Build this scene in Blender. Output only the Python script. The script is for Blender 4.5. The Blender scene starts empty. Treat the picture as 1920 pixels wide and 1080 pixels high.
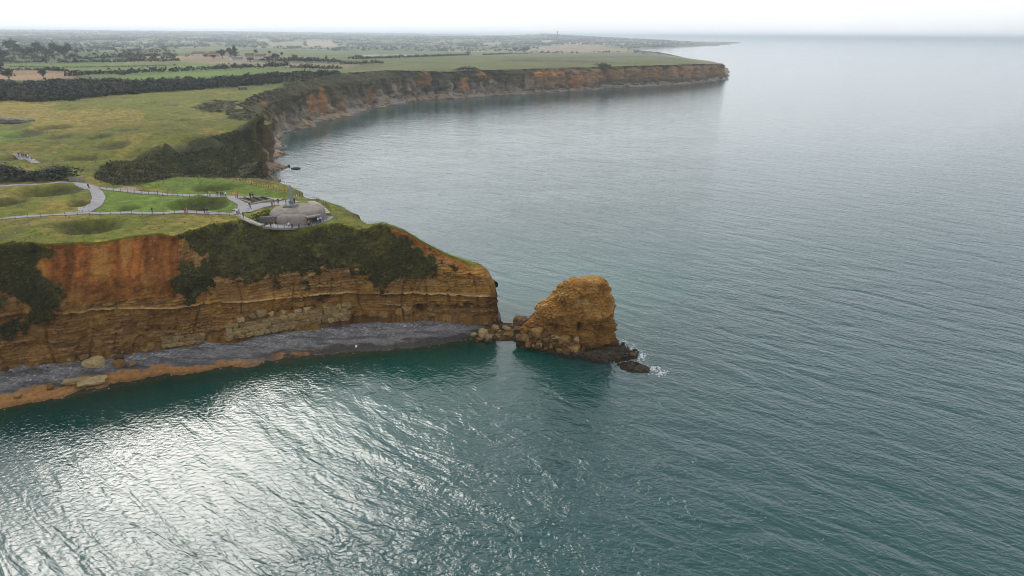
import bpy, bmesh, math, random
import numpy as np
from mathutils import Vector, Matrix

random.seed(7)
RNG = np.random.default_rng(11)
SC = bpy.context.scene
COL = SC.collection
R = math.radians

# ---------------------------------------------------------------- camera
F_PX, CAM_Z, PITCH, ROLL = 1321.0, 75.0, R(19.80), R(0.45)
cp, sp = math.cos(PITCH), math.sin(PITCH)
_f = np.array([0, cp, -sp]); _r0 = np.array([1., 0, 0]); _u0 = np.array([0, sp, cp])
_r = math.cos(ROLL) * _r0 + math.sin(ROLL) * _u0
_u = -math.sin(ROLL) * _r0 + math.cos(ROLL) * _u0
cam = bpy.data.objects.new('camera', bpy.data.cameras.new('camera'))
COL.objects.link(cam)
cam.matrix_world = Matrix(((_r[0], _u[0], -_f[0], 0), (_r[1], _u[1], -_f[1], 0), (_r[2], _u[2], -_f[2], CAM_Z), (0, 0, 0, 1)))
cam.data.sensor_width = 36.0
cam.data.lens = 36.0 * F_PX / 1920.0
cam.data.clip_start = 1.0
cam.data.clip_end = 120000.0
SC.camera = cam

# ---------------------------------------------------------------- light
SUN_AZ, SUN_EL = -28.0, 41.0            # degrees: left of the view direction (+Y), above the horizon
w = bpy.data.worlds.new('World'); SC.world = w; w.use_nodes = True
nt = w.node_tree; nt.nodes.clear()
out = nt.nodes.new('ShaderNodeOutputWorld'); bg = nt.nodes.new('ShaderNodeBackground')
sky = nt.nodes.new('ShaderNodeTexSky'); sky.sky_type = 'NISHITA'; sky.sun_disc = False
sky.sun_elevation = R(SUN_EL); sky.sun_rotation = R(SUN_AZ)
sky.air_density = 1.0; sky.dust_density = 4.0; sky.ozone_density = 1.0; sky.altitude = 0
tc = nt.nodes.new('ShaderNodeTexCoord'); mp = nt.nodes.new('ShaderNodeMapping')
mp.inputs['Scale'].default_value = (1.0, 1.0, 3.0)
nz = nt.nodes.new('ShaderNodeTexNoise'); nz.inputs['Scale'].default_value = 2.2
nz.inputs['Detail'].default_value = 5; nz.inputs['Roughness'].default_value = 0.55
cr = nt.nodes.new('ShaderNodeValToRGB')
cr.color_ramp.elements[0].position = 0.36; cr.color_ramp.elements[0].color = (0.80,) * 3 + (1,)
cr.color_ramp.elements[1].position = 0.66; cr.color_ramp.elements[1].color = (0.95,) * 3 + (1,)
# thin overcast: the cloud sheet takes its brightness from the clear sky behind it, bleached to white
bw = nt.nodes.new('ShaderNodeRGBToBW')
ad = nt.nodes.new('ShaderNodeMath'); ad.operation = 'MULTIPLY_ADD'; ad.inputs[1].default_value = 0.28; ad.inputs[2].default_value = 7.3
cl = nt.nodes.new('ShaderNodeCombineColor')
m1 = nt.nodes.new('ShaderNodeMath'); m1.operation = 'MULTIPLY'; m1.inputs[1].default_value = 0.97
m2 = nt.nodes.new('ShaderNodeMath'); m2.operation = 'MULTIPLY'; m2.inputs[1].default_value = 1.0
m3 = nt.nodes.new('ShaderNodeMath'); m3.operation = 'MULTIPLY'; m3.inputs[1].default_value = 1.04
mx = nt.nodes.new('ShaderNodeMix'); mx.data_type = 'RGBA'
L = nt.links.new
L(tc.outputs['Generated'], mp.inputs['Vector']); L(mp.outputs['Vector'], nz.inputs['Vector'])
L(nz.outputs['Fac'], cr.inputs['Fac']); L(sky.outputs['Color'], bw.inputs['Color'])
sz = nt.nodes.new('ShaderNodeSeparateXYZ'); L(tc.outputs['Generated'], sz.inputs[0])
oc = nt.nodes.new('ShaderNodeMath'); oc.operation = 'MULTIPLY_ADD'; oc.use_clamp = False; oc.inputs[1].default_value = -0.38; oc.inputs[2].default_value = 1.08   # the overcast thins evenly towards the zenith
zc = nt.nodes.new('ShaderNodeMath'); zc.operation = 'MAXIMUM'; zc.inputs[1].default_value = 0.0
ov = nt.nodes.new('ShaderNodeMath'); ov.operation = 'MULTIPLY'
L(sz.outputs['Z'], zc.inputs[0]); L(zc.outputs[0], oc.inputs[0]); L(ad.outputs[0], ov.inputs[0]); L(oc.outputs[0], ov.inputs[1])
L(bw.outputs['Val'], ad.inputs[0])
for k, m in enumerate((m1, m2, m3)):
    L(ov.outputs[0], m.inputs[0]); L(m.outputs[0], cl.inputs[k])
L(cr.outputs['Color'], mx.inputs['Factor']); L(sky.outputs['Color'], mx.inputs['A']); L(cl.outputs['Color'], mx.inputs['B'])
L(mx.outputs['Result'], bg.inputs['Color']); L(bg.outputs['Background'], out.inputs['Surface'])
bg.inputs['Strength'].default_value = 0.130

sun = bpy.data.objects.new('sun', bpy.data.lights.new('sun', 'SUN')); COL.objects.link(sun)
sun.data.energy = 1.5; sun.data.angle = R(25); sun.data.color = (1.0, 0.95, 0.87)
_sd = Vector((math.sin(R(SUN_AZ)) * math.cos(R(SUN_EL)), math.cos(R(SUN_AZ)) * math.cos(R(SUN_EL)), math.sin(R(SUN_EL))))
sun.rotation_euler = _sd.to_track_quat('Z', 'Y').to_euler()

SC.view_settings.view_transform = 'Standard'; SC.view_settings.look = 'None'
SC.view_settings.gamma = 1.0; SC.view_settings.use_curve_mapping = False
SC.view_settings.exposure = 0.17
SC.render.engine = 'CYCLES'
SC.cycles.max_bounces = 5; SC.cycles.diffuse_bounces = 2; SC.cycles.glossy_bounces = 3
SC.cycles.transmission_bounces = 2; SC.cycles.volume_bounces = 0
SC.cycles.use_denoising = True
SC.cycles.filter_width = 1.0
SC.cycles.sample_clamp_indirect = 6.0

# ---------------------------------------------------------------- helpers
def P(px, py, z=0.0):
    """point at height z on the sight line through photo pixel (px, py)"""
    d = (px - 960) * _r + (540 - py) * _u + F_PX * _f
    t = (z - CAM_Z) / d[2]
    return np.array([d[0] * t, d[1] * t, z])

def PY(px, py, Y):
    d = (px - 960) * _r + (540 - py) * _u + F_PX * _f
    t = Y / d[1]
    return np.array([d[0] * t, Y, CAM_Z + d[2] * t])

def proj(X, Y, Z):
    q = np.stack([X, Y, Z - CAM_Z], -1)
    a = q @ _r; b = q @ _u; c = np.maximum(q @ _f, 1e-3)
    return 960 + F_PX * a / c, 540 - F_PX * b / c

_perm = np.random.default_rng(3).permutation(256).astype(np.int32)
_g = np.random.default_rng(4).normal(size=(256, 3)); _g /= np.linalg.norm(_g, axis=1)[:, None]
_g = _g.astype(np.float32)
def noise(x, y, z=0.0, seed=0):
    x, y, z = np.broadcast_arrays(np.asarray(x, np.float64), np.asarray(y, np.float64), np.asarray(z, np.float64))
    z = z + seed * 17.31
    ix, iy, iz = np.floor(x).astype(np.int64), np.floor(y).astype(np.int64), np.floor(z).astype(np.int64)
    fx, fy, fz = (x - ix).astype(np.float32), (y - iy).astype(np.float32), (z - iz).astype(np.float32)
    ux, uy, uz = (t * t * t * (t * (t * 6 - 15) + 10) for t in (fx, fy, fz))
    res = 0
    for dx in (0, 1):
        wx = ux if dx else 1 - ux
        for dy in (0, 1):
            wy = uy if dy else 1 - uy
            for dz in (0, 1):
                wz = uz if dz else 1 - uz
                h = _perm[(_perm[(_perm[(ix + dx) & 255] + iy + dy) & 255] + iz + dz) & 255]
                g = _g[h]
                res = res + wx * wy * wz * (g[..., 0] * (fx - dx) + g[..., 1] * (fy - dy) + g[..., 2] * (fz - dz))
    return res * 1.5
def fbm(x, y, z=0.0, oct=4, seed=0, gain=0.5, lac=2.03):
    s, a, f = 0, 1.0, 1.0
    for i in range(oct):
        s = s + a * noise(np.asarray(x) * f, np.asarray(y) * f, np.asarray(z) * f, seed + i * 3)
        a *= gain; f *= lac
    return s
def sstep(a, b, x):
    t = np.clip((x - a) / (b - a), 0, 1)
    return t * t * (3 - 2 * t)
def lerp(a, b, t):
    return a + (b - a) * t
def in_poly(px, py, poly):
    r = np.zeros(px.shape, bool); n = len(poly)
    for i in range(n):
        x0, y0 = poly[i]; x1, y1 = poly[(i + 1) % n]
        if y0 == y1: continue
        c = (py > min(y0, y1)) & (py <= max(y0, y1))
        r ^= c & (px < (x1 - x0) * (py - y0) / (y1 - y0) + x0)
    return r

def cells(u, v, wu, wv, seed=0):
    """random value per fractured block (courses of height wv, blocks of mean length wu) and distance to the joints"""
    fv = v / wv + 0.35 * noise(v * .31, seed * 3.7, 0, seed); iv = np.floor(fv).astype(np.int64)
    h1 = _perm[(iv * 7 + seed * 13) & 255] / 255.0
    fu = u / (wu * (0.6 + 0.9 * h1)) + h1 * 17.3; fu = fu + 0.30 * noise(fu * .7, iv * 3.1, 0, seed + 1); iu = np.floor(fu).astype(np.int64)
    h2 = _perm[(_perm[(iu + seed * 5) & 255] + iv) & 255] / 255.0
    e = np.minimum(np.minimum(fu - iu, iu + 1 - fu) * wu, np.minimum(fv - iv, iv + 1 - fv) * wv)
    return h2, e

def mesh_np(name, V, faces, smooth=True, col=None, attrs=None):
    """faces: (n,3) or (n,4) array"""
    me = bpy.data.meshes.new(name)
    V = np.asarray(V, np.float32).reshape(-1, 3); faces = np.asarray(faces, np.int32)
    n, k = faces.shape
    me.vertices.add(len(V)); me.vertices.foreach_set('co', V.ravel())
    me.loops.add(n * k); me.loops.foreach_set('vertex_index', faces.ravel())
    me.polygons.add(n)
    me.polygons.foreach_set('loop_start', np.arange(0, n * k, k, dtype=np.int32))
    me.polygons.foreach_set('loop_total', np.full(n, k, np.int32))
    me.polygons.foreach_set('use_smooth', np.full(n, bool(smooth)))
    me.update(calc_edges=True)
    if col is not None:
        a = me.color_attributes.new('Col', 'FLOAT_COLOR', 'POINT')
        c = np.ones((len(V), 4), np.float32); c[:, :3] = col
        a.data.foreach_set('color', c.ravel())
    for nm, arr in (attrs or {}).items():
        arr = np.asarray(arr, np.float32)
        if arr.ndim == 1:
            a = me.attributes.new(nm, 'FLOAT', 'POINT'); a.data.foreach_set('value', arr)
        else:
            a = me.attributes.new(nm, 'FLOAT_VECTOR', 'POINT'); a.data.foreach_set('vector', arr.ravel())
    return me
def link(name, me, mat=None, parent=None, **props):
    o = bpy.data.objects.new(name, me); COL.objects.link(o)
    if mat is not None:
        for m in (mat if isinstance(mat, (list, tuple)) else [mat]): me.materials.append(m)
    if parent is not None: o.parent = parent
    for k, v in props.items():
        if v is not None: o[k] = v
    return o
def empty(name, loc, rz=0.0, **props):
    o = bpy.data.objects.new(name, None); COL.objects.link(o)
    o.location = loc; o.rotation_euler = (0, 0, rz)
    for k, v in props.items():
        if v is not None: o[k] = v
    return o
def grid_faces(nu, nv, keep=None):
    i = np.arange(nu - 1)[:, None] * nv + np.arange(nv - 1)[None, :]
    f = np.stack([i, i + nv, i + nv + 1, i + 1], -1)
    if keep is not None: f = f[keep]
    return f.reshape(-1, 4)
def srgb(r, g, b):
    f = lambda c: (c / 255) / 12.92 if c <= 10 else (((c / 255) + 0.055) / 1.055) ** 2.4
    return np.array([f(r), f(g), f(b)])

class NT:
    def __init__(s, name):
        s.m = bpy.data.materials.new(name); s.m.use_nodes = True
        s.t = s.m.node_tree; s.b = s.t.nodes['Principled BSDF']; s.o = s.t.nodes['Material Output']
    def n(s, kind, **kw):
        nd = s.t.nodes.new('ShaderNode' + kind)
        for k, v in kw.items():
            if k.startswith('_'): setattr(nd, k[1:], v)
            else:
                key = int(k[1:]) if k[0] == 'i' and k[1:].isdigit() else k.replace('__', ' ')
                if hasattr(v, 'is_output') or isinstance(v, bpy.types.NodeSocket): s.t.links.new(v, nd.inputs[key])
                else: nd.inputs[key].default_value = v
        return nd
    def l(s, a, b): s.t.links.new(a, b)
    def math(s, op, a, b=0.0, c=None, clamp=False):
        nd = s.t.nodes.new('ShaderNodeMath'); nd.operation = op; nd.use_clamp = clamp
        for i, v in enumerate((a, b) if c is None else (a, b, c)):
            if isinstance(v, bpy.types.NodeSocket): s.t.links.new(v, nd.inputs[i])
            else: nd.inputs[i].default_value = v
        return nd.outputs[0]
    def mixc(s, fac, a, b, blend='MIX'):
        nd = s.t.nodes.new('ShaderNodeMix'); nd.data_type = 'RGBA'; nd.blend_type = blend
        for key, v in (('Factor', fac), ('A', a), ('B', b)):
            sk = [i for i in nd.inputs if i.name == key and i.enabled][0] if key != 'Factor' else nd.inputs[0]
            if isinstance(v, bpy.types.NodeSocket): s.t.links.new(v, sk)
            else: sk.default_value = v if key == 'Factor' else tuple(v) + (1,) * (4 - len(v))
        return [o for o in nd.outputs if o.enabled][0]
    def noise(s, scale, vec=None, detail=4, rough=0.55, dist=0.0):
        nd = s.t.nodes.new('ShaderNodeTexNoise'); nd.inputs['Scale'].default_value = scale
        nd.inputs['Detail'].default_value = detail; nd.inputs['Roughness'].default_value = rough
        nd.inputs['Distortion'].default_value = dist
        if vec is not None: s.t.links.new(vec, nd.inputs['Vector'])
        return nd.outputs['Fac']
    def pos(s, scale=(1, 1, 1)):
        g = s.t.nodes.new('ShaderNodeNewGeometry')
        if scale == (1, 1, 1): return g.outputs['Position']
        m = s.t.nodes.new('ShaderNodeVectorMath'); m.operation = 'MULTIPLY'
        s.t.links.new(g.outputs['Position'], m.inputs[0]); m.inputs[1].default_value = scale
        return m.outputs[0]
    def ramp(s, fac, stops):
        nd = s.t.nodes.new('ShaderNodeValToRGB'); e = nd.color_ramp.elements
        while len(e) > 1: e.remove(e[-1])
        for i, (p, c) in enumerate(stops):
            el = e[0] if i == 0 else e.new(p)
            el.position = p; el.color = (c, c, c, 1) if isinstance(c, (int, float)) else tuple(c) + (1,)
        s.t.links.new(fac, nd.inputs['Fac']); return nd.outputs['Color']
    def bump(s, h, dist, strength=1.0):
        nd = s.t.nodes.new('ShaderNodeBump'); nd.inputs['Strength'].default_value = strength
        nd.inputs['Distance'].default_value = dist; s.t.links.new(h, nd.inputs['Height'])
        s.t.links.new(nd.outputs['Normal'], s.b.inputs['Normal'])
    def base(s, c, rough=0.9, spec=0.2):
        if isinstance(c, bpy.types.NodeSocket): s.t.links.new(c, s.b.inputs['Base Color'])
        else: s.b.inputs['Base Color'].default_value = tuple(c) + (1,)
        s.b.inputs['Roughness'].default_value = rough
        s.b.inputs['Specular IOR Level'].default_value = spec
        return s.m
def mat_plain(name, c, rough=0.8, var=0.25, scale=3.0, spec=0.25):
    t = NT(name)
    n = t.noise(scale, None, 4)
    tc = t.n('TexCoord'); t.l(tc.outputs['Object'], n.node.inputs['Vector'])
    f = t.ramp(n, [(0.3, 1 - var), (0.7, 1 + var)])
    return t.base(t.mixc(1.0, tuple(c), f, 'MULTIPLY'), rough, spec)
def mat_col(name, fine=0.35, scales=(0.6, 3.0), bump=0.25, rough=0.95, stretch=(1, 1, 1)):
    """colour from the vertex attribute, broken up by two noises of the ground's own grain"""
    t = NT(name)
    a = t.n('Attribute', _attribute_name='Col').outputs['Color']
    v = t.pos(stretch)
    n1 = t.noise(scales[0], v, 5, 0.6); n2 = t.noise(scales[1], v, 4, 0.65)
    s = t.math('ADD', t.math('MULTIPLY', n1, 0.55), t.math('MULTIPLY', n2, 0.45))
    f = t.ramp(s, [(0.36, 1 - fine), (0.5, 1.0), (0.64, 1 + fine)])
    t.bump(s, bump)
    return t.base(t.mixc(1.0, a, f, 'MULTIPLY'), rough, 0.15)
# ---------------------------------------------------------------- coast stations
# front of the headland: pixel column, toe row, toe height, knee row, knee setback, rim row, rim height
FRONT = [(-420, 800, 2.5, 640, 6, 480, 28), (-250, 757, 2.5, 610, 6, 470, 28), (-120, 725, 2.5, 595, 7, 462, 28), (0, 697, 2.5, 585, 7, 456, 28),
         (55, 689, 2.5, 590, 6, 457, 27.8), (80, 685, 2.5, 540, 5, 459, 27.6), (120, 678, 2.6, 535, 4.5, 456, 27.6), (200, 664, 2.8, 530, 4, 449, 27.5),
         (260, 654, 3, 525, 4, 442, 27.2), (300, 647, 3, 520, 4, 440, 27), (325, 643, 3, 520, 4.5, 446, 26.7), (360, 640, 3.1, 525, 5, 433, 26.3), (400, 635, 3.2, 522, 6, 421, 26),
         (450, 627, 3.5, 520, 6, 411, 25.5), (500, 616, 3.5, 513, 5, 418, 25), (560, 606, 4, 508, 5, 426, 24.5), (600, 602, 4, 505, 5, 424, 24.3),
         (640, 598, 4, 500, 5, 420, 24), (678, 594, 4, 505, 5, 426, 23.6), (705, 592, 4, 535, 3, 419, 24.8), (730, 591, 4, 530, 3, 421, 24.8),
         (770, 591, 4, 510, 3, 437, 23.6), (810, 592, 3.5, 500, 2.6, 463, 20.5), (850, 594, 3.5, 510, 2.0, 483, 18.3), (890, 596, 3, 515, 1.4, 493, 16.8),
         (915, 598, 2.5, 525, 1.0, 509, 14.8), (929, 600, 1.5, 550, 0.6, 533, 11.3)]
# hidden back of the headland: rim pixel and height, toe offset in metres
BACK = [(928, 533, 11.0, .3, 4), (905, 501, 14.8, 1.5, 7), (850, 480, 17.2, 6, 8), (800, 456, 20.0, 7, 9), (760, 431, 23.0, 8, 9), (722, 417, 24.2, 8, 9), (692, 418, 22.6, 8, 9),
        (665, 403, 23.0, 9, 9), (640, 390, 23.4, 9, 9), (610, 378, 23.8, 9, 9), (580, 369, 24.0, 9, 9), (548, 354, 24.3, 9, 10), (522, 343, 24.3, 8, 14), (490, 337, 24, 6, 20), (458, 333, 23.4, 6, 26)]
# inlet and promontory: rim pixel and height, toe pixel (toe height 2)
INLET = [(452, 331, 19, 488, 344), (458, 324, 15, 494, 343), (466, 312, 13.5, 499, 341), (473, 298, 14.5, 503, 339), (478, 280, 18, 505, 337), (484, 258, 23.5, 507, 335), (500, 235, 27.3, 509, 328)]
# bay: rim pixel, toe pixel, setback of the rim behind the toe (m)
BAY = [(500, 226, 508, 305, 1), (492, 216, 509, 288, 4), (462, 205, 512, 276, 8), (448, 196, 517, 268, 16), (470, 187, 526, 259, 14), (492, 176, 545, 247, 10), (520, 166, 572, 235, 10),
       (550, 154, 600, 225, 11), (585, 146.5, 640, 212, 12), (635, 138.5, 690, 200, 13), (690, 133.5, 735, 191, 14), (730, 132, 762, 188, 11), (770, 133, 790, 185.5, 10),
       (800, 133.5, 815, 184, 8), (850, 134, 870, 180.5, 8), (900, 132, 915, 178, 8), (960, 130, 970, 175, 8), (1050, 127, 1058, 168.5, 8), (1120, 125, 1130, 164.5, 7),
       (1200, 123, 1208, 160, 6), (1260, 121.5, 1268, 156.5, 6), (1310, 120, 1316, 152.5, 6), (1338, 119.5, 1340, 148, 5)]
st = []      # toe, knee, rim, step
for a in FRONT:
    T = P(a[0], a[1], a[2]); K = PY(a[0], a[3], T[1] + a[4]); Rm = P(a[0], a[5], a[6])
    st.append((T, K, Rm, 0.28))
T = P(940, 601, 1.0); st.append((T, PY(936, 575, T[1] + 1.5), PY(931, 548, T[1] + 3.0), 0.4))
for a in BACK:
    Rm = P(*a[:3]); T = Rm + np.array([a[3], a[4], 0.]); T[2] = 1.0
    st.append((T, lerp(T, Rm, 0.5) + np.array([-a[3] * .2, -a[4] * .2, Rm[2] * .2]), Rm, 1.2))
for a in INLET:
    Rm = P(*a[:3]); T = P(a[3], a[4], 1.5)
    st.append((T, lerp(T, Rm, 0.2) + np.array([0, 0, 0.55 * Rm[2]]), Rm, 0.9))
for i, a in enumerate(BAY):
    T = P(a[2], a[3], 1.5); Rm = PY(a[0], a[1], T[1] + a[4])
    st.append((T, lerp(T, Rm, 0.22) + np.array([0, 0, 0.56 * Rm[2]]), Rm, 0.9 if T[1] < 600 else 1.6 if T[1] < 900 else 2.4))
for a in [(1352, 121, 1353, 145.5, 4), (1350, 118.5, 1356, 139, 10), (1322, 113.5, 1352, 126, 30), (1284, 108.5, 1300, 114, 60)]:
    T = P(a[2], a[3], 1.0); Rm = PY(a[0], a[1], T[1] + a[4]); Rm[2] = max(Rm[2], 3.0)
    st.append((T, lerp(T, Rm, 0.5), Rm, 4.0))
for px, py in [(1240, 101), (1205, 97), (1188, 94), (1200, 92.2), (1240, 90), (1290, 87.5), (1330, 85), (1372, 81.5), (1388, 80.4), (1350, 79.2), (1290, 78.6), (1180, 78), (1000, 77)]:
    T = P(px, py, 0.3); Rm = T + np.array([-8, 10, 0]); Rm[2] = 2.5
    st.append((T, lerp(T, Rm, .5), Rm, 14.0))

def dense(rows):
    """resample the stations along the coast with smooth interpolation"""
    out = [[], [], []]; Ks = []
    n = len(rows)
    for i in range(n - 1):
        L_ = max(np.linalg.norm((rows[i + 1][2] - rows[i][2])[:2]), np.linalg.norm((rows[i + 1][0] - rows[i][0])[:2]))
        m = max(2, int(L_ / min(rows[i][3], rows[i + 1][3])))
        t = np.arange(m) / m
        for k in range(3):
            p1, p2 = rows[i][k], rows[i + 1][k]
            p0 = rows[max(i - 1, 0)][k]; p3 = rows[min(i + 2, n - 1)][k]
            d = np.linalg.norm(p2 - p1) + 1e-6
            m1 = (p2 - p0) * d / (np.linalg.norm(p2 - p1) + np.linalg.norm(p1 - p0) + 1e-6)
            m2 = (p3 - p1) * d / (np.linalg.norm(p3 - p2) + np.linalg.norm(p2 - p1) + 1e-6)
            tt = t[:, None]
            h = (2 * tt**3 - 3 * tt**2 + 1) * p1 + (tt**3 - 2 * tt**2 + tt) * m1 + (-2 * tt**3 + 3 * tt**2) * p2 + (tt**3 - tt**2) * m2
            out[k].append(h)
        Ks.append(np.full(m, i) + t)
    return [np.concatenate(o) for o in out] + [np.concatenate(Ks)]
TOE, KNEE, RIM, SID = dense(st)
n_front = int(np.searchsorted(SID, len(FRONT)))           # columns of the front face and nose
_s = np.concatenate([[0], np.cumsum(np.linalg.norm(np.diff(RIM[:, :2], axis=0), axis=1))])
_toe_s = np.concatenate([[0], np.cumsum(np.linalg.norm(np.diff(TOE[:, :2], axis=0), axis=1))])
# ragged rim and toe
_dir = np.gradient(TOE[:, :2], axis=0); _dir /= np.linalg.norm(_dir, axis=1)[:, None] + 1e-9
OUTW = np.stack([_dir[:, 1], -_dir[:, 0]], 1)               # seaward
_far = np.clip(TOE[:, 1] / 180, 1, 6)
jag = (fbm(_s / 7, 0.3, 0, 4, 5) * 0.9) + fbm(_s / 25, 0.7, 0, 2, 9) * 0.8
RIM[:, :2] += OUTW * (jag * _far ** 0.8 * np.where(SID < len(FRONT), 0.7, 1.0))[:, None]
bay = sstep(len(FRONT) + len(BACK) + 3, len(FRONT) + len(BACK) + 8, SID) * (1 - sstep(len(FRONT) + len(BACK) + len(INLET) + len(BAY), len(FRONT) + len(BACK) + len(INLET) + len(BAY) + 3, SID))
but = fbm(_toe_s / 38, 0.1, 0, 3, 21)                        # buttresses of the bay cliffs
for A, k in ((TOE, 9.0), (KNEE, 7.0), (RIM, 3.0)):
    A[:, :2] += OUTW * (but * k * 1.3 * bay)[:, None]

# ---------------------------------------------------------------- height of the land
def pol(px, d, z):
    """control point on the pixel column px, d metres away, height z"""
    q = P(px, 300, 0); q = q[:2] / q[1] * d
    return (q[0], q[1], z)
ctrl = [(r[2][0], r[2][1], r[2][2]) for r in st]
for a in [(0, 400, 27), (100, 400, 26.6), (200, 385, 26.4), (300, 385, 26), (400, 385, 25.3), (0, 350, 27), (150, 340, 26.6), (300, 350, 25.6), (400, 350, 25),
          (470, 375, 24.8), (520, 390, 24.8), (560, 400, 24.6), (600, 400, 24.2), (470, 350, 24.6), (530, 365, 24.5), (0, 300, 27), (-200, 300, 27.5), (150, 310, 26.6),
          (200, 314, 25.6), (260, 323, 24), (330, 330, 23), (380, 331, 22), (270, 310, 21.5), (330, 314, 19.5), (380, 312, 17.5), (430, 312, 15.0), (445, 290, 17.5), (455, 268, 22.0),
          (200, 301, 26.6), (265, 298, 26.4), (330, 285, 26.2), (400, 263, 26.2), (430, 247, 26.5), (100, 260, 27.5), (300, 240, 27.3), (400, 225, 27.4),
          (0, 215, 28.2), (200, 205, 28.5), (350, 190, 28.6), (0, 190, 29), (300, 172, 29.5), (-300, 200, 29), (420, 168, 30), (160, 170, 29.5),
          (640, 412, 23.6), (700, 418, 24.3), (560, 378, 24.4)]:
    q = P(*a); ctrl.append(tuple(q))
for a in [(0, 900, 32), (300, 900, 32), (-500, 900, 32), (600, 1000, 33), (200, 1300, 33), (450, 1350, 33), (700, 1300, 32), (900, 1250, 31), (1100, 1300, 30), (-300, 1400, 34),
          (200, 1700, 31), (500, 1750, 28), (700, 1800, 25), (900, 1800, 25), (1100, 1900, 19), (1180, 2400, 9), (1000, 2600, 10), (800, 2600, 13), (500, 2700, 16), (200, 2600, 24), (-200, 2600, 30),
          (0, 4000, 30), (300, 4000, 22), (600, 4000, 14), (900, 4000, 10), (1100, 4000, 9), (0, 6500, 48), (300, 6500, 42), (600, 6500, 32), (900, 6000, 20), (1100, 5500, 14),
          (0, 10000, 70), (300, 10000, 66), (600, 10000, 56), (800, 10000, 46), (950, 6000, 17), (1000, 9000, 20), (0, 14000, 86), (300, 14000, 84), (600, 14000, 76), (800, 14000, 66), (1000, 14000, 36), (1200, 12000, 5),
          (-500, 6000, 50), (-500, 12000, 80), (0, 24000, 88), (600, 24000, 84), (1000, 24000, 40)]:
    ctrl.append(pol(*a))
ctrl = np.array(ctrl)
def _q(x, y):
    r = np.hypot(x, y); return np.stack([np.log(r), np.arctan2(x, y)], -1)
_cq = _q(ctrl[:, 0], ctrl[:, 1])
def _phi(d2): return np.sqrt(d2 + 0.012 ** 2)
_A = _phi(((_cq[:, None] - _cq[None]) ** 2).sum(-1)) + np.eye(len(_cq)) * 1e-3
_M = np.zeros((len(_cq) + 1,) * 2); _M[:-1, :-1] = _A; _M[-1, :-1] = 1; _M[:-1, -1] = 1
_W = np.linalg.solve(_M, np.append(ctrl[:, 2], 0))
# bomb craters on the grass: pixel centre, half width in pixels, depth (m)
CRATERS = [(372, 379.5, 54, 1.9), (90, 362, 62, 2.0), (170, 430, 60, 1.9), (398, 346, 38, 1.2), (100, 243, 38, 2.0), (45, 258, 36, 1.2), (118, 213, 30, 1.0), (205, 214, 26, 1.0), (150, 293, 34, 1.4),
           (212, 275, 32, 1.4), (188, 263, 26, 1.3), (345, 228, 18, 1.5), (60, 252, 28, 1.1), (245, 205, 34, .9), (290, 200, 24, 1.0), (330, 217, 26, 1.0), (20, 300, 30, 1.5), (240, 388, 22, 0.5),
           (110, 262, 26, 1.0), (30, 235, 30, 1.0), (150, 205, 28, 1.0), (265, 222, 30, .8), (235, 250, 30, .9), (390, 208, 22, 1.6), (20, 385, 34, 1.1), (150, 383, 24, 0.8)]
_cr = []
for (px, py, hw, dp) in CRATERS:
    c = P(px, py, 26.5); s = np.linalg.norm(P(px + hw, py, 26.5) - c); _cr.append((c[0], c[1], s, dp if py > 330 else dp * .62))
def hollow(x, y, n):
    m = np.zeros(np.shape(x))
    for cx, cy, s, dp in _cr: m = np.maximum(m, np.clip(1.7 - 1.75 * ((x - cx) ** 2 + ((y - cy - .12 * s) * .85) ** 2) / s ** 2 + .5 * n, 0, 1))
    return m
def H(x, y, detail=True):
    x = np.asarray(x, float); y = np.asarray(y, float); sh = x.shape
    q = _q(x.ravel(), y.ravel()); o = np.empty(len(q))
    for i in range(0, len(q), 20000):
        s = q[i:i + 20000]
        d2 = ((s[:, None] - _cq[None]) ** 2).sum(-1)
        o[i:i + 20000] = _phi(d2) @ _W[:-1] + _W[-1]
    z = o.reshape(sh)
    if detail:
        r = np.hypot(x, y)
        for cx, cy, s, dp in _cr:
            d = np.hypot(x - cx, (y - cy) * 0.85) / s
            z = z - 1.75 * dp * np.clip(1 - d * d, 0, 1) ** 1.05 * 1.1 + 0.22 * dp * np.exp(-((d - 1.12) / 0.25) ** 2)
        near = 1 - sstep(500, 900, r)
        z = z + near * (fbm(x / 22, y / 22, 0, 3, 31) * 0.7 + fbm(x / 5, y / 5, 0, 3, 33) * 0.24)
        z = z + sstep(2500, 6000, r) * fbm(x / 1500, y / 1500, 0, 3, 35) * 9
    return z
RIM[:, 2] = np.where(SID < len(FRONT) + len(BACK) + len(INLET) + len(BAY) + 4, H(RIM[:, 0], RIM[:, 1]), RIM[:, 2])
def ground(px, py, tries=40):
    """where the sight line through a photo pixel meets the land"""
    z = 26.5
    for _ in range(tries):
        p = P(px, py, z); z = lerp(z, float(H(p[0], p[1])), 0.5)
    return P(px, py, z)
def gpts(l): return np.array([ground(*a) for a in l])

# ---------------------------------------------------------------- colours of land
C_GRASS = np.array([0.150, 0.155, 0.018]); C_GOLD = np.array([0.270, 0.190, 0.045]); C_LAWN = np.array([0.115, 0.180, 0.018])
C_SCRUB = np.array([0.048, 0.048, 0.018]); C_SCRUB2 = np.array([0.100, 0.094, 0.028])
C_RED = np.array([0.300, 0.112, 0.030]); C_OCHRE = np.array([0.390, 0.215, 0.062]); C_BROWN = np.array([0.200, 0.108, 0.042]); C_LIME = np.array([0.46, 0.34, 0.17])
C_GREY = np.array([0.30, 0.275, 0.255])
def mixm(c, m, d):
    return c + (np.asarray(d) - c) * m[..., None]
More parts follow.
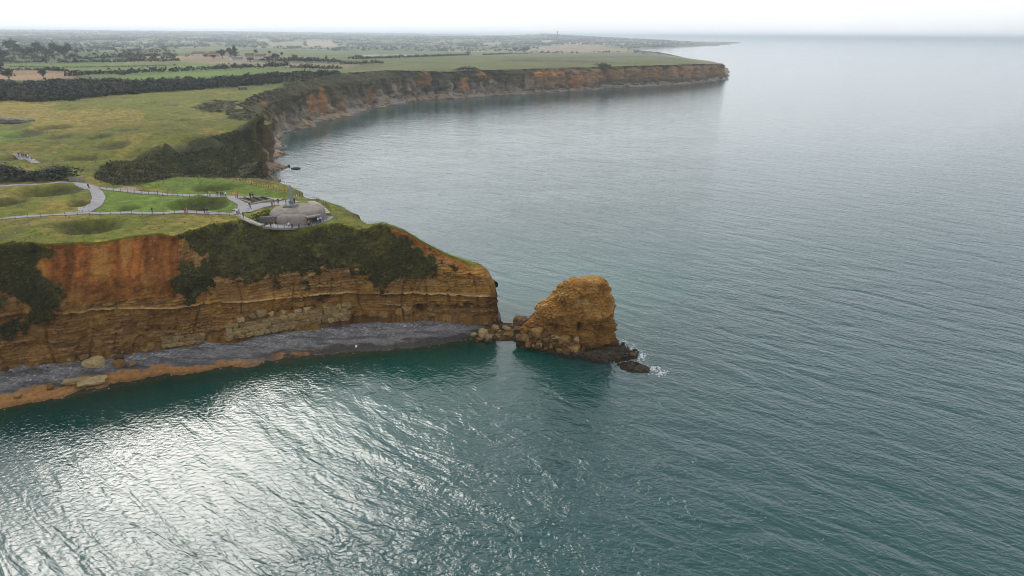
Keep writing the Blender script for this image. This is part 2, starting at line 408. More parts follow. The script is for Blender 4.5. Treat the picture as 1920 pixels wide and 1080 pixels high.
# ---------------------------------------------------------------- land sheet (polar grid, finest near)
rr = [135.0]
while rr[-1] < 26000: rr.append(rr[-1] + 0.75 * (rr[-1] / 160) ** 1.38)
rr = np.array(rr); az = np.radians(np.linspace(-60, 21, 960))
AZ, RR = np.meshgrid(az, rr, indexing='ij')
X = RR * np.sin(AZ); Y = RR * np.cos(AZ)
poly = [tuple(p[:2]) for p in RIM] + [tuple(pol(1000, 27000, 0)[:2]), (-40000, 27000), (-40000, 100)]
# cheap inside test on a decimated outline, exact near the rim
inside = in_poly(X.ravel(), Y.ravel(), poly).reshape(X.shape)
near = np.zeros(X.shape, bool)
for sh in ((0, 1), (0, -1), (1, 0), (-1, 0), (1, 1), (-1, -1), (1, -1), (-1, 1)):
    near |= np.roll(inside, sh, (0, 1))
edge = near & ~inside                                       # first ring outside: pulled onto the rim
ex, ey = X[edge], Y[edge]
A = RIM[:-1, :2]; B = RIM[1:, :2]; AB = B - A; L2 = (AB ** 2).sum(1) + 1e-9
bx = np.empty(len(ex)); by = np.empty(len(ex))
for i in range(0, len(ex), 2000):
    px_, py_ = ex[i:i + 2000, None], ey[i:i + 2000, None]
    t = np.clip(((px_ - A[:, 0]) * AB[:, 0] + (py_ - A[:, 1]) * AB[:, 1]) / L2, 0, 1)
    qx, qy = A[:, 0] + t * AB[:, 0], A[:, 1] + t * AB[:, 1]
    k = np.argmin((qx - px_) ** 2 + (qy - py_) ** 2, 1); j = np.arange(len(k))
    bx[i:i + 2000] = qx[j, k]; by[i:i + 2000] = qy[j, k]
X[edge] = bx; Y[edge] = by
use = inside | edge
Z = np.zeros(X.shape); Z[use] = H(X[use], Y[use])
cellok = use[:-1, :-1] & use[1:, :-1] & use[1:, 1:] & use[:-1, 1:]
fc = grid_faces(X.shape[0], X.shape[1], cellok)[:, ::-1]
ids = np.unique(fc); remap = np.full(X.size, -1); remap[ids] = np.arange(len(ids))
lx, ly, lz = X.ravel()[ids], Y.ravel()[ids], Z.ravel()[ids]
lr = np.hypot(lx, ly); gpx, gpy = proj(lx, ly, lz)
# colours
n_big = fbm(lx / 16, ly / 26, 0, 4, 41); n_mid = fbm(lx / 3.2, ly / 5, 0, 4, 43); n_far = fbm(lx / 90, ly / 90, 0, 4, 45)
c = np.tile(C_GRASS, (len(ids), 1))
gold = sstep(0.02, 0.55, n_big * 0.8 + n_mid * 0.45 + 0.10 * np.sin(lx / 31))
c = mixm(c, gold * 0.75, C_GOLD)
c = mixm(c, sstep(0.18, 0.6, fbm(lx / 9, ly / 14, 2, 3, 47)) * 0.75, C_SCRUB2)
jx = gpx + n_mid * 9; jy = gpy + n_mid * 3.5
def area(polyg, col, strength=1.0, var=0.25, tex=None):
    global c
    m = in_poly(jx, jy, polyg).astype(float) * strength
    v = (1 + var * (n_mid if tex is None else tex))[:, None] * np.asarray(col)
    c = c * (1 - m[:, None]) + np.clip(v, 0.005, 1) * m[:, None]
nearm = lr < 480
GOLD_AREAS = [[(120, 470), (330, 433), (440, 405), (440, 416), (330, 445), (200, 450)], [(60, 205), (260, 205), (280, 232), (180, 244), (60, 248)], [(0, 190), (110, 195), (60, 222), (0, 226)],
              [(390, 338), (440, 333), (545, 352), (540, 362), (470, 345)], [(385, 244), (425, 244), (415, 258), (375, 268)], [(230, 348), (262, 352), (255, 360), (232, 358)]]
for g in GOLD_AREAS: area(g, C_GOLD * 1.05, 0.7, 0.35)
area([(180, 357), (300, 366), (430, 374), (462, 385), (448, 396), (300, 397), (165, 399), (186, 385)], C_LAWN, 0.9, 0.18)
area([(255, 345), (330, 333), (400, 331), (470, 346), (545, 364), (505, 368), (430, 363), (330, 364)], C_LAWN * 0.95, 0.9, 0.2)
area([(0, 245), (40, 248), (70, 262), (20, 268), (0, 266)], C_LAWN, 0.7, 0.2)
SCRUB_AREAS = [[(185, 318), (205, 305), (265, 297), (330, 286), (400, 275), (450, 268), (486, 262), (478, 300), (470, 334), (395, 333), (330, 332), (262, 346), (215, 348), (178, 335)],
               [(-60, 330), (0, 310), (35, 314), (60, 326), (80, 312), (110, 308), (142, 322), (138, 334), (60, 340), (-60, 346)],
               [(358, 202), (400, 188), (445, 190), (440, 205), (400, 212)], [(395, 258), (440, 246), (475, 244), (470, 262), (430, 268)], [(425, 205), (470, 204), (500, 214), (470, 228), (425, 222)]]
for g in SCRUB_AREAS: area(g, C_SCRUB, 0.92, 0.5)
c = mixm(c, hollow(lx, ly, n_mid) * .85 * nearm, C_SCRUB * 1.2)      # long uncut grass in the hollows, their backlit shade painted in too
_k = lr < 480
sl_ = np.zeros(len(lx)); z0_ = H(lx[_k], ly[_k], False)
sl_[_k] = np.hypot(H(lx[_k] + 1.5, ly[_k], False) - z0_, H(lx[_k], ly[_k] + 1.5, False) - z0_) / 1.5
c = mixm(c, sstep(.38, .62, sl_ + .15 * n_mid), C_SCRUB * 1.15)
# worn bare ground at the viewpoint
for g in [[(440, 385), (470, 378), (505, 381), (480, 392), (455, 402), (440, 400)], [(600, 400), (585, 380), (600, 382), (615, 400)]]: area(g, np.array([0.22, 0.18, 0.14]), 0.8, 0.2)
# far country: a patchwork of fields
fieldm = sstep(620, 700, lr)
ang = 0.35; fu = (lx * math.cos(ang) + ly * math.sin(ang)) / 210 + fbm(lx / 900, ly / 900, 0, 2, 51) * 0.9
fv = (-lx * math.sin(ang) + ly * math.cos(ang)) / 260 + fbm(lx / 900, ly / 900, 3, 2, 53) * 0.9
fid = (np.floor(fu).astype(int) * 73 + np.floor(fv).astype(int) * 151) % 97
pal = np.array([[0.085, 0.11, 0.035], [0.11, 0.14, 0.04], [0.07, 0.10, 0.03], [0.24, 0.19, 0.11], [0.13, 0.15, 0.05], [0.28, 0.21, 0.14], [0.09, 0.10, 0.04], [0.06, 0.085, 0.03]])
fcol = pal[(fid * 7 + fid // 5) % len(pal)] * (1 + 0.2 * n_far)[:, None]
c = mixm(c, fieldm, (0, 0, 0)) + fcol * fieldm[:, None]
rows = np.sin((lx * 0.35 + ly * 0.94) / 2.2)
sf = n_far * 0.35
FIELDS = [([(-40, 121), (120, 119.5), (340, 117), (430, 121), (380, 128), (250, 136), (120, 131), (-40, 124)], (0.135, 0.175, 0.040)),
          ([(215, 140), (330, 134.5), (420, 131.5), (640, 129.5), (600, 137), (420, 145), (300, 152), (200, 150)], (0.125, 0.185, 0.030)),
          ([(-40, 132), (80, 134), (130, 139), (150, 147), (60, 152), (-40, 147)], (0.30, 0.175, 0.105)),
          ([(330, 112.5), (440, 115), (560, 118), (672, 121.5), (655, 128), (560, 128), (450, 121), (380, 118)], (0.27, 0.20, 0.145)),
          ([(645, 112), (760, 108.5), (990, 102), (1175, 98.5), (1290, 107), (1345, 117), (1340, 121), (1200, 126), (1000, 132), (760, 136), (660, 130), (680, 121)], (0.125, 0.128, 0.042)),
          ([(985, 97), (1010, 88), (1075, 83), (1160, 90), (1190, 95), (1170, 98), (1060, 98.5)], (0.30, 0.215, 0.145)),
          ([(1210, 99), (1290, 107), (1348, 117), (1352, 121), (1290, 121), (1320, 116), (1260, 107)], (0.24, 0.19, 0.12)),
          ([(560, 106), (620, 96), (720, 95), (960, 99), (985, 102), (760, 107), (640, 111)], (0.115, 0.140, 0.050)),
          ([(440, 99), (560, 96), (620, 95), (600, 106), (480, 104)], (0.12, 0.15, 0.05)),
          ([(574, 83), (574, 75.5), (622, 75.5), (626, 81), (640, 88), (580, 88)], (0.36, 0.27, 0.21)), ([(500, 80), (570, 77), (570, 88), (505, 88)], (0.25, 0.22, 0.15)),
          ([(480, 74), (505, 73), (505, 80), (480, 80)], (0.30, 0.24, 0.19)), ([(320, 92), (450, 88), (450, 97), (330, 100)], (0.13, 0.15, 0.06)), ([(905, 80), (940, 79), (945, 84), (905, 86)], (0.30, 0.22, 0.17))]
for g, col in FIELDS: area(g, col, 1.0, 1.0, sf + 0.06 * rows * (lr < 1500))
# the crop lines of the big headland field
for g in [[(950, 111.5), (1100, 106), (1190, 105), (1300, 111), (1190, 106.6), (1100, 108), (960, 113)], [(960, 112), (1040, 113), (1130, 116), (1220, 119), (1130, 118), (1030, 115.5), (930, 114)]]: area(g, C_SCRUB, 0.9, 0.4)
area([(790, 103.2), (680, 103.4), (672, 104.6), (760, 104.6), (800, 103.8)], (0.55, 0.58, 0.6), 1.0, 0)
c *= (1 + 0.12 * n_mid)[:, None]
M_LAND = mat_col('grassland', 0.5, (0.45, 2.2), 0.35)
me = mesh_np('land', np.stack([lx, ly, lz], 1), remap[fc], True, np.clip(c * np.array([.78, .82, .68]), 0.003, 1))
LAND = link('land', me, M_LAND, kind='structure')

# ---------------------------------------------------------------- cliffs
def ribbon(name, a, b, n1, n2, colour, disp, relax=60):
    T, K, Rm = TOE[a:b], KNEE[a:b], RIM[a:b]
    o = OUTW[a:b]; o3 = np.concatenate([o, np.zeros((len(o), 1))], 1)
    s = _toe_s[a:b]
    lo = T + o3 * 0.6; lo = lo.copy(); lo[:, 2] = -2.5
    inl = Rm - o3 * 1.2; inl[:, 2] -= 0.5
    rowsv = [lo]; tt = [-0.1]
    for k in range(n1): t = k / n1; rowsv.append(lerp(T, K, t)); tt.append(t)
    # the upper slope is concave where it is grassed, rounding over at the rim
    for k in range(n2 + 1): t = k / n2; rowsv.append(lerp(K, Rm, t)); tt.append(1 + t)
    rowsv.append(inl); tt.append(2.1)
    V = np.stack(rowsv, 1); tt = np.array(tt)
    for _ in range(relax): V[:, 2:-3] += 0.5 * (0.5 * (V[:, 1:-4] + V[:, 3:-2]) - V[:, 2:-3])
    S = np.repeat(s[:, None], V.shape[1], 1)
    px, py = proj(V[..., 0], V[..., 1], V[..., 2])
    TT = np.repeat(tt[None], len(s), 0)
    d, tilt, extra = disp(S, V, TT, px, py)
    drop = np.maximum(Rm[:, 2][:, None] - V[..., 2], 0)
    fade = np.where(TT >= 2.0, 0, sstep(0, 1.6, drop)) * np.where(TT < 0, 0.5, 1)
    V = V + (o[:, None, :] @ np.eye(2, 3)) * (d * fade)[..., None]
    V[..., 2] += tilt * fade
    col = colour(S, V, TT, px, py, drop, extra)
    fcs = grid_faces(V.shape[0], V.shape[1])
    me = mesh_np(name, V.reshape(-1, 3), fcs, True, np.clip(col.reshape(-1, 3) * np.array([.95, .88, .72]), 0.003, 1))
    return me, V

LEDGE = np.array([(-500, 640), (0, 592), (180, 583), (300, 577), (440, 567), (520, 560), (650, 547.5), (720, 552), (780, 549), (830, 551), (930, 556), (960, 558)])
VEG_FRONT = [[(-500, 430), (0, 440), (72, 455), (76, 462), (92, 470), (70, 498), (82, 516), (106, 536), (118, 556), (104, 580), (98, 604), (30, 622), (5, 640), (-20, 640), (20, 606), (64, 590), (40, 566), (8, 552), (0, 575), (-150, 600), (-500, 640)],
             [(322, 420), (334, 452), (352, 460), (376, 470), (392, 492), (350, 496), (332, 494), (325, 520), (324, 552), (342, 566), (372, 572), (384, 548), (398, 520), (430, 520), (470, 527), (520, 513), (600, 511), (660, 506), (684, 512), (692, 532), (706, 548), (716, 544), (728, 530), (748, 526), (768, 516), (790, 518), (814, 508), (816, 490), (800, 476), (785, 460), (765, 450), (742, 436), (728, 424), (700, 400), (500, 390)],
             [(838, 493), (846, 490), (852, 498), (842, 502)], [(510, 536), (520, 534), (524, 544), (514, 548)], [(565, 535), (577, 533), (580, 545), (568, 548)], [(712, 553), (724, 550), (722, 558)], [(590, 560), (602, 558), (600, 566)]]
SCARP = [(60, 440), (330, 430), (335, 520), (330, 560), (250, 560), (180, 575), (120, 560), (60, 520)]
def front_veg(px, py, S, V):
    j = fbm(S / 2.2, V[..., 2] / 2.2, V[..., 1] / 9, 4, 61)
    x = px + j * 20 + 10 * noise(S / 5, V[..., 2] / 4, 2, 62); y = py + fbm(S / 2.0, V[..., 2] / 2.0, 5, 4, 63) * 17
    m = np.zeros(px.shape, bool)
    for g in VEG_FRONT: m |= in_poly(x, y, g)
    return m.astype(float)
def front_disp(S, V, TT, px, py):
    veg = front_veg(px, py, S, V); rock = 1 - veg
    z = V[..., 2]
    dl = py - np.interp(px, LEDGE[:, 0], LEDGE[:, 1])
    zz = z + fbm(S / 22, z / 30, 0, 2, 65) * 0.8
    scarp = in_poly(px, py, SCARP) * sstep(30, -30, dl)
    d = fbm(S / 11, z / 14, 0, 3, 67) * 1.3 - np.abs(fbm(S / 5.5, z / 16, 2, 3, 68)) * 1.1 * sstep(-4, -30, dl) + fbm(S / 1.6, z / 1.3, 0, 3, 66) * .28
    b1, e1 = cells(S, zz, 1.7, .62, 3); b2, e2 = cells(S + 5, zz + .3, 0.8, 0.36, 8)
    lay = np.tanh(4 * noise(zz * 0.85, S / 60, 0, 69)) * 0.17 + np.tanh(4 * noise(zz * 2.4, S / 12, 0, 71)) * 0.09
    blocks = (b1 - .5) * 0.46 + (b2 - .5) * 0.28 + np.abs(noise(S / 0.9, zz / 0.5, 0, 75)) * 0.22 - 0.22 * (e1 < .10) - .8 * (b1 > .965) * rock
    cracks = -0.9 * np.clip(1 - np.abs(noise(S / 4.1, zz / 10.0, 0, 76)) * 11, 0, 1)
    brk = 0.35 + 1.5 * sstep(-.35, .5, fbm(S / 7, zz / 4, 4, 3, 64))
    d = d + rock * (1 - 0.75 * scarp) * ((lay + blocks) * brk + cracks) + scarp * (np.abs(fbm(S / 4.5, z / 18, 0, 4, 77)) * -1.5 + fbm(S / .8, z / 1.2, 0, 3, 78) * 0.2)
    d = d - rock * sstep(-1, 4, dl) * 0.75 + rock * np.exp(-((dl + 0.5) / 2.2) ** 2) * 0.7
    caves = sum(np.exp(-(((px - cx) / wx) ** 2 + ((py - cy) / wy) ** 2)) * k for cx, cy, wx, wy, k in
                [(790, 583, 9, 7, 4.5), (258, 625, 16, 18, 1.6), (205, 612, 10, 16, 1.0), (876, 578, 4, 9, 1.6), (60, 655, 40, 10, 2.2), (610, 596, 22, 6, 2.0)])
    d = d - caves
    d = d + veg * (fbm(S / 3.5, z / 3, 0, 3, 79) * 0.8 + np.abs(fbm(S / 1.0, z / 0.9, V[..., 1], 3, 81)) * 0.9)
    return d, veg * fbm(S / 1.1, z / 1.1, 7, 2, 83) * 0.35 + 0 * d, dict(veg=veg, dl=dl, scarp=scarp, zz=zz, b1=b1, b2=b2, e1=e1)
def front_col(S, V, TT, px, py, drop, e):
    z = V[..., 2]; zz = e['zz']
    n1 = fbm(S / 6, zz / 5, 0, 4, 85); n4 = fbm(S / 1.1, z / 1.6, 0, 4, 86); n2 = fbm(S / 1.3, zz / 0.7, 0, 3, 87)
    c = np.broadcast_to(C_BROWN * 1.15, V.shape).copy()
    c = mixm(c, sstep(-0.25, 0.5, n1 + 0.35 * n2), C_OCHRE * 0.9)
    c = mixm(c, sstep(760, 860, px) * sstep(26, -24, e['dl']) * 0.8, C_OCHRE * (1.05))
    c = mixm(c, sstep(0, 30, e['dl']) * 0.45, C_BROWN)
    c = mixm(c, sstep(0.1, 0.5, noise(zz * 1.5, S / 50, 0, 89) + 0.3 * n2) * 0.4, C_LIME * 0.7)
    c = c * (0.78 + 0.26 * e['b1'] + 0.18 * e['b2'])[..., None]
    c = mixm(c, (e['b1'] > .9) * .25, C_LIME * .8); c = mixm(c, (e['e1'] < .06) * .32, (.06, .04, .02))
    red = np.clip(e['scarp'] * 1.2 * sstep(25, -25, e['dl'] + 14 * n1), 0, 1)
    streak = fbm(S / 2.4, z / 26, 0, 4, 91)
    rc = C_RED * .8 * (1 + 0.7 * streak + 0.25 * n2)[..., None]
    rc = rc * (1 + .45 * n4)[..., None] * (.88 + .24 * e['b2'])[..., None]
    rc = mixm(rc, sstep(.25, .6, n4 + .3 * n1) * .5, C_BROWN * .6); rc = mixm(rc, sstep(.62, .75, noise(S / .5, z / .5, 0, 88)) * .6, C_LIME * 1.2)
    rc = mixm(rc, sstep(-10, -22, -drop * 2 - 0 * z) * .35, C_BROWN)
    rc = mixm(rc, sstep(0.1, 0.55, fbm(S / 4, z / 14, 3, 3, 92)) * 0.6, C_OCHRE)
    c = c * (1 - red[..., None]) + rc * red[..., None]
    rim_red = sstep(4.0 + 1.5 * n1, 0.5, drop) * sstep(700, 740, px) * sstep(905, 860, px)
    c = mixm(c, rim_red * 0.8, C_RED * 0.9)
    c = mixm(c, np.exp(-((e['dl'] - .6 * n2) / 1.8) ** 2) * sstep(-0.2, 0.3, noise(S / 9, 0.3, 0, 95) + .4) * 0.9 * sstep(100, 180, px), C_LIME * 1.5)
    c = mixm(c, sstep(2.6, 1.2, z) * sstep(860, 920, px) * 0.6, (0.06, 0.05, 0.03))
    v = np.broadcast_to(C_SCRUB, V.shape).copy()
    v = mixm(v, sstep(0.0, 0.6, fbm(S / 5, z / 5, V[..., 1] / 8, 4, 97) + 0.2 * n2), C_SCRUB2)
    hi = sstep(22.0, 25, z) * sstep(560, 640, px) + sstep(2.5, 0.3, drop) * sstep(330, 420, px) * 0.7
    v = mixm(v, np.clip(hi, 0, 1) * sstep(-0.2, 0.3, n1), C_GRASS * 0.9)
    c = c * (1 - e['veg'][..., None]) + v * e['veg'][..., None]
    g = sstep(0.7, 0.2, drop + 0.5 * n2) * (TT > 1.5) * sstep(920, 880, px)
    return mixm(c, g, C_GRASS * 0.8)
def mat_cliff():
    t = NT('cliff_rock')
    a = t.n('Attribute', _attribute_name='Col').outputs['Color']
    n1 = t.noise(1.6, t.pos((1, 1, 3.2)), 6, 0.7); n2 = t.noise(5.0, t.pos((0.7, 0.7, 2.2)), 4, 0.7)
    vr = t.n('TexVoronoi', _feature='DISTANCE_TO_EDGE', Scale=0.55)
    wv = t.n('VectorMath', _operation='ADD'); t.l(t.pos((1, 1, 1.9)), wv.inputs[0])
    nn = t.n('TexNoise', Scale=0.9); t.l(nn.outputs['Color'], wv.inputs[1]); t.l(wv.outputs[0], vr.inputs['Vector'])
    crack = t.ramp(vr.outputs['Distance'], [(0.0, 0.0), (0.06, 1.0)])
    s = t.math('ADD', t.math('MULTIPLY', n1, 0.6), t.math('MULTIPLY', n2, 0.4))
    f = t.ramp(s, [(0.34, 0.42), (0.5, 1.0), (0.66, 1.55)])
    h = t.math('ADD', s, t.math('MULTIPLY', crack, 0.06))
    t.bump(h, 0.5)
    return t.base(t.mixc(1.0, a, f, 'MULTIPLY'), 0.95, 0.12)
M_CLIFF = mat_cliff()
n_front += 14
me, VF = ribbon('headland', 0, n_front + 3, 96, 60, front_col, front_disp)
link('headland', me, M_CLIFF, kind='structure')

# bay cliffs
ORANGE = [((585, 200), 9, 34), ((606, 188), 14, 32), ((640, 200), 10, 10), ((690, 178), 8, 18), ((797, 150), 16, 16), ((872, 158), 8, 20), ((905, 140), 22, 7), ((440, 268), 14, 10), ((490, 190), 7, 4), ((1030, 140), 40, 9), ((1085, 150), 22, 16), ((485, 176), 8, 5)]
def bay_disp(S, V, TT, px, py):
    z = V[..., 2]; far = np.clip(V[..., 1] / 450, 0.8, 2.2)
    d = (np.abs(fbm(S / 16, z / 40, 0, 3, 101)) * -5 + 1.5 + fbm(S / 5, z / 6, 0, 4, 103) * 1.6) * far
    bb, be = cells(S, z, 4.5, 2.2, 12); cl_ = np.clip(1 - np.abs(noise(S / 15, z / 70, 0, 104)) * 6, 0, 1)
    d = d + np.tanh(4 * noise(z * 0.5, S / 80, 0, 105)) * 0.4 + (bb - .5) * 1.1 - cl_ * 5.0 * far
    return d, fbm(S / 4, z / 4, 0, 2, 106) * 0.6, {}
def bay_col(S, V, TT, px, py, drop, e):
    z = V[..., 2]; n1 = fbm(S / 20, z / 14, 0, 4, 107); n2 = fbm(S / 3, z / 4, 0, 4, 109); n3 = fbm(S / 9, z / 60, 0, 3, 111)
    hgt = np.clip(z / 30, 0, 1.2)
    c = np.broadcast_to(np.array([.150, .105, .068]), V.shape).copy()
    c = mixm(c, sstep(0.52, 0.22, hgt + 0.35 * n1) * 0.9, C_GREY * 1.05); c = mixm(c, sstep(440, 420, V[..., 1]) * .9, C_BROWN * .7)
    c = mixm(c, sstep(.12, .42, noise(S / 6, z / 60, 0, 114)) * sstep(.85, .5, hgt + .2 * n1) * .7, (.46, .41, .35)); c = mixm(c, sstep(0.0, 0.4, noise(S / 2.2, z / 25, 0, 112)) * 0.45, (0.05, 0.046, 0.042))
    c = mixm(c, sstep(0.1, 0.5, n3) * 0.5, (0.17, 0.13, 0.10))
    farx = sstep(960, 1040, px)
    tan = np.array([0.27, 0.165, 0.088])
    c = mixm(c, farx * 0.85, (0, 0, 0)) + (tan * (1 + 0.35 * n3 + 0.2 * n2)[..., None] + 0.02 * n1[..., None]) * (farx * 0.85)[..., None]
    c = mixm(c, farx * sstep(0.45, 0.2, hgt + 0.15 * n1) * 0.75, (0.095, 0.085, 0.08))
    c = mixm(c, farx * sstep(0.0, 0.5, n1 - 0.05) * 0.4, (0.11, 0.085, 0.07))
    vegm = sstep(-0.12, 0.16, 0.42 * (hgt - 0.62) + 0.55 * n1 + 0.25 * n2 + 0.35 * noise(S / 7, z / 40, 0, 113)) * (1 - farx) + farx * sstep(5, 2, drop + 5 * n1) * 0.9
    vegm = np.maximum(vegm, (1 - farx) * sstep(8, 3, drop + 9 * n1) * .8)
    vegm = np.where((V[..., 1] < 430), sstep(496, 488, px + 5 * n2), vegm)
    v = np.broadcast_to(C_SCRUB * .9, V.shape).copy(); v = mixm(v, sstep(0.1, 0.7, n2 + n1) * .7, C_SCRUB2)
    c = c * (1 - vegm[..., None]) + v * vegm[..., None]
    for (cx, cy), wx, wy in ORANGE:
        wx, wy = wx * .8, wy * .9
        e2 = ((px + n2 * 7 - cx) / wx) ** 2 + ((py + n2 * 6 - cy) / wy) ** 2
        m = np.clip(1.15 - e2, 0, 1)
        c = c * (1 - m[..., None]) + (np.array([0.38, 0.185, 0.07]) * (1 + 0.4 * n2 + 0.4 * n3)[..., None]) * m[..., None]
    g = sstep(1.2, 0.3, drop + n2) * (TT > 1.3)
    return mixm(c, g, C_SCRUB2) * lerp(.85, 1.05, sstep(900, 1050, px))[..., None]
n_b0 = n_front + 2
n_b1 = int(np.searchsorted(SID, len(st) - 2))
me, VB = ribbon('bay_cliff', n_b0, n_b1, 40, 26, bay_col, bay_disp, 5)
link('bay_cliff', me, M_CLIFF, kind='structure')

# ---------------------------------------------------------------- beach under the headland
SHORE = [(-420, 868), (-250, 820), (-120, 790), (0, 765), (60, 755), (120, 744), (200, 726), (300, 707), (400, 692), (480, 682), (560, 671), (650, 662), (740, 654), (820, 645), (880, 635), (908, 627), (925, 617), (944, 611), (960, 606)]
shore = np.array([P(*a) for a in SHORE])
su = np.concatenate([[0], np.cumsum(np.linalg.norm(np.diff(shore, axis=0), axis=1))])
fu_ = np.arange(0, su[-1], 0.35)
SHX = np.stack([np.interp(fu_, su, shore[:, k]) for k in range(3)], 1)
tb = []
for p in SHX:                                               # nearest toe point by pixel column
    tb.append(p[0])
tpx, _ = proj(TOE[:n_front, 0], TOE[:n_front, 1], TOE[:n_front, 2]); spx, _ = proj(SHX[:, 0], SHX[:, 1], SHX[:, 2])
order = np.argsort(tpx)
BT = np.stack([np.interp(spx, tpx[order], TOE[:n_front, k][order]) for k in range(3)], 1)
BT += (BT - SHX) / (np.linalg.norm(BT - SHX, axis=1)[:, None] + .1) * np.array([1, 1, 0]) * 3.0
nv = 74; t = np.linspace(0, 1.28, nv)
V = SHX[:, None] + (BT - SHX)[:, None] * (1 - t)[None, :, None]
U = np.repeat(fu_[:, None], nv, 1); TB = np.repeat(t[None], len(fu_), 0)
wid = np.linalg.norm((BT - SHX)[:, :2], axis=1)[:, None]
dsh = (1 - TB) * wid                                        # metres inland of the water's edge
scal = fbm(U / 5, 0.5, 0, 3, 121) * 1.0 + fbm(U / 17, 0.5, 0, 2, 122) * 1.3
V[..., 2] = np.interp(dsh + scal * sstep(8, 0, dsh), [-8, 0, 3, 6.5, 8, 14, 22], [-1.8, 0, .35, 0.8, 1.25, 1.9, 3.4]) + fbm(V[..., 0] / 1.3, V[..., 1] / 1.3, 0, 3, 123) * 0.10 + fbm(V[..., 0] / 4, V[..., 1] / 4, 0, 2, 125) * 0.14
bpx = np.repeat(spx[:, None], nv, 1)
n1 = fbm(V[..., 0] / 5, V[..., 1] / 2.2, 0, 4, 127); n2 = noise(V[..., 0] / 0.45, V[..., 1] / 0.45, 0, 129); n3 = fbm(V[..., 0] / 9, V[..., 1] / 1.6, 0, 3, 130)
c = np.broadcast_to(np.array([0.150, 0.143, 0.141]), V.shape).copy()
c = c * (1 + 0.28 * n1 + 0.12 * n2)[..., None]
c = mixm(c, sstep(0.15, 0.5, n2 + 0.25 * n1) * sstep(4, 11, dsh) * 0.65, (0.50, 0.49, 0.50))
c = mixm(c, sstep(0.2, 0.45, n3) * 0.6, (0.045, 0.042, 0.045))
sd_ = dsh + scal
left = sstep(520, 450, bpx + 30 * n1)
bw_ = lerp(5.3, 2.2, sstep(120, 460, bpx))
sand = left * sstep(bw_ + 1.0 + 1.6 * n1, bw_ + 1.6 * n1, sd_)
c = mixm(c, left * np.exp(-((sd_ - bw_ - 1.6 - 1.6 * n1) / 0.8) ** 2) * 0.6, (0.04, 0.035, 0.035))
c = mixm(c, sand, (0.27, 0.135, 0.045))
c = mixm(c, left * sstep(2.2, 0.4, sd_) * 0.7, (0.11, 0.062, 0.028))
c = mixm(c, (1 - left) * sstep(4.6 + 2 * n1, 3.0 + 2 * n1, sd_) * 0.9, (0.040, 0.034, 0.030))
for cx, wx in ((540, 26), (585, 14)):
    c = mixm(c, np.exp(-((bpx - cx) / wx) ** 2) * sstep(3.6, 2.4, sd_) * sstep(-.2, .2, n1 + .15) * 0.9, (0.30, 0.15, 0.06))
M_BEACH = mat_col('shingle', 0.45, (1.2, 5.0), 0.12)
me = mesh_np('beach', V.reshape(-1, 3), grid_faces(len(fu_), nv)[:, ::-1], True, np.clip(c.reshape(-1, 3), .004, 1))
link('beach', me, M_BEACH, kind='structure')

# rubble foreshore of the bay
a0 = n_b0 + int((SID[n_b0:n_b1] < len(FRONT) + len(BACK) + 1).sum()); sl = slice(a0, n_b1, 2)
T = TOE[sl]; o = OUTW[sl]; S = _toe_s[sl]
tt = np.linspace(-1, 1, 22)
wd = np.clip(9 + fbm(S / 25, .2, 0, 3, 131) * 7, 2, 20) * np.clip(T[:, 1] / 600, 0.7, 1.4)
V = np.zeros((len(T), 22, 3)); V[..., :2] = T[:, None, :2] + o[:, None, :] * (tt[None, :, None] * 0.6 + 0.3) * wd[:, None, None]
V[..., 2] = np.interp(np.repeat(tt[None], len(T), 0), [-1, -.3, .3, .75, 1], [5.5, 3.0, 1.4, 0.3, -1.2]) + fbm(V[..., 0] / 5, V[..., 1] / 5, 0, 4, 133) * 1.1
n1 = fbm(V[..., 0] / 4, V[..., 1] / 4, 0, 4, 135); n2 = fbm(V[..., 0] / 30, V[..., 1] / 30, 0, 2, 137)
c = mixm(np.broadcast_to(np.array([0.23, 0.175, 0.12]), V.shape).copy(), sstep(0, 0.5, n1), (0.33, 0.22, 0.12))
c = mixm(c, sstep(0.0, -0.4, n1), (0.05, 0.042, 0.035)); c = mixm(c, sstep(.05, .4, n2) * .6, (0.26, 0.25, 0.25))
c = mixm(c, sstep(0.9, 0.2, V[..., 2]) * .7, (0.05, 0.045, 0.04))
me = mesh_np('shore', V.reshape(-1, 3), grid_faces(len(T), 22), True, np.clip(c.reshape(-1, 3), .004, 1))
link('shore', me, M_BEACH, kind='structure')

# ---------------------------------------------------------------- far shore across the sea
V = []; Fc = []
m = 260; xs = np.linspace(600, 2300, m)
top = np.interp(xs, [600, 1000, 1200, 1440, 1700, 1920, 2300], [100, 98, 94, 88, 76, 60, 40])
for i, x in enumerate(xs):
    for k, (d, h) in enumerate(((23500, 0), (23900, .35), (24800, 0.8), (26500, 1), (29000, .0))):
        V.append(pol(x, d, top[i] * h * (1 + 0.22 * float(fbm(i / 14, k * .3, 0, 4, 141) * (k < 4) * .7)) - 2))
me = mesh_np('far_coast', np.array(V), grid_faces(m, 5), True, np.tile([0.07, 0.09, 0.05], (len(V), 1)))
link('hills', me, M_LAND, kind='structure')

# ---------------------------------------------------------------- sea
rs = [25.0]
while rs[-1] < 70000: rs.append(rs[-1] + 0.9 * (max(rs[-1], 60) / 100) ** 1.32)
rs = np.array(rs); azs = np.radians(np.linspace(-84, 84, 460))
AZ, RR = np.meshgrid(azs, rs, indexing='ij')
sx, sy = RR * np.sin(AZ), RR * np.cos(AZ)
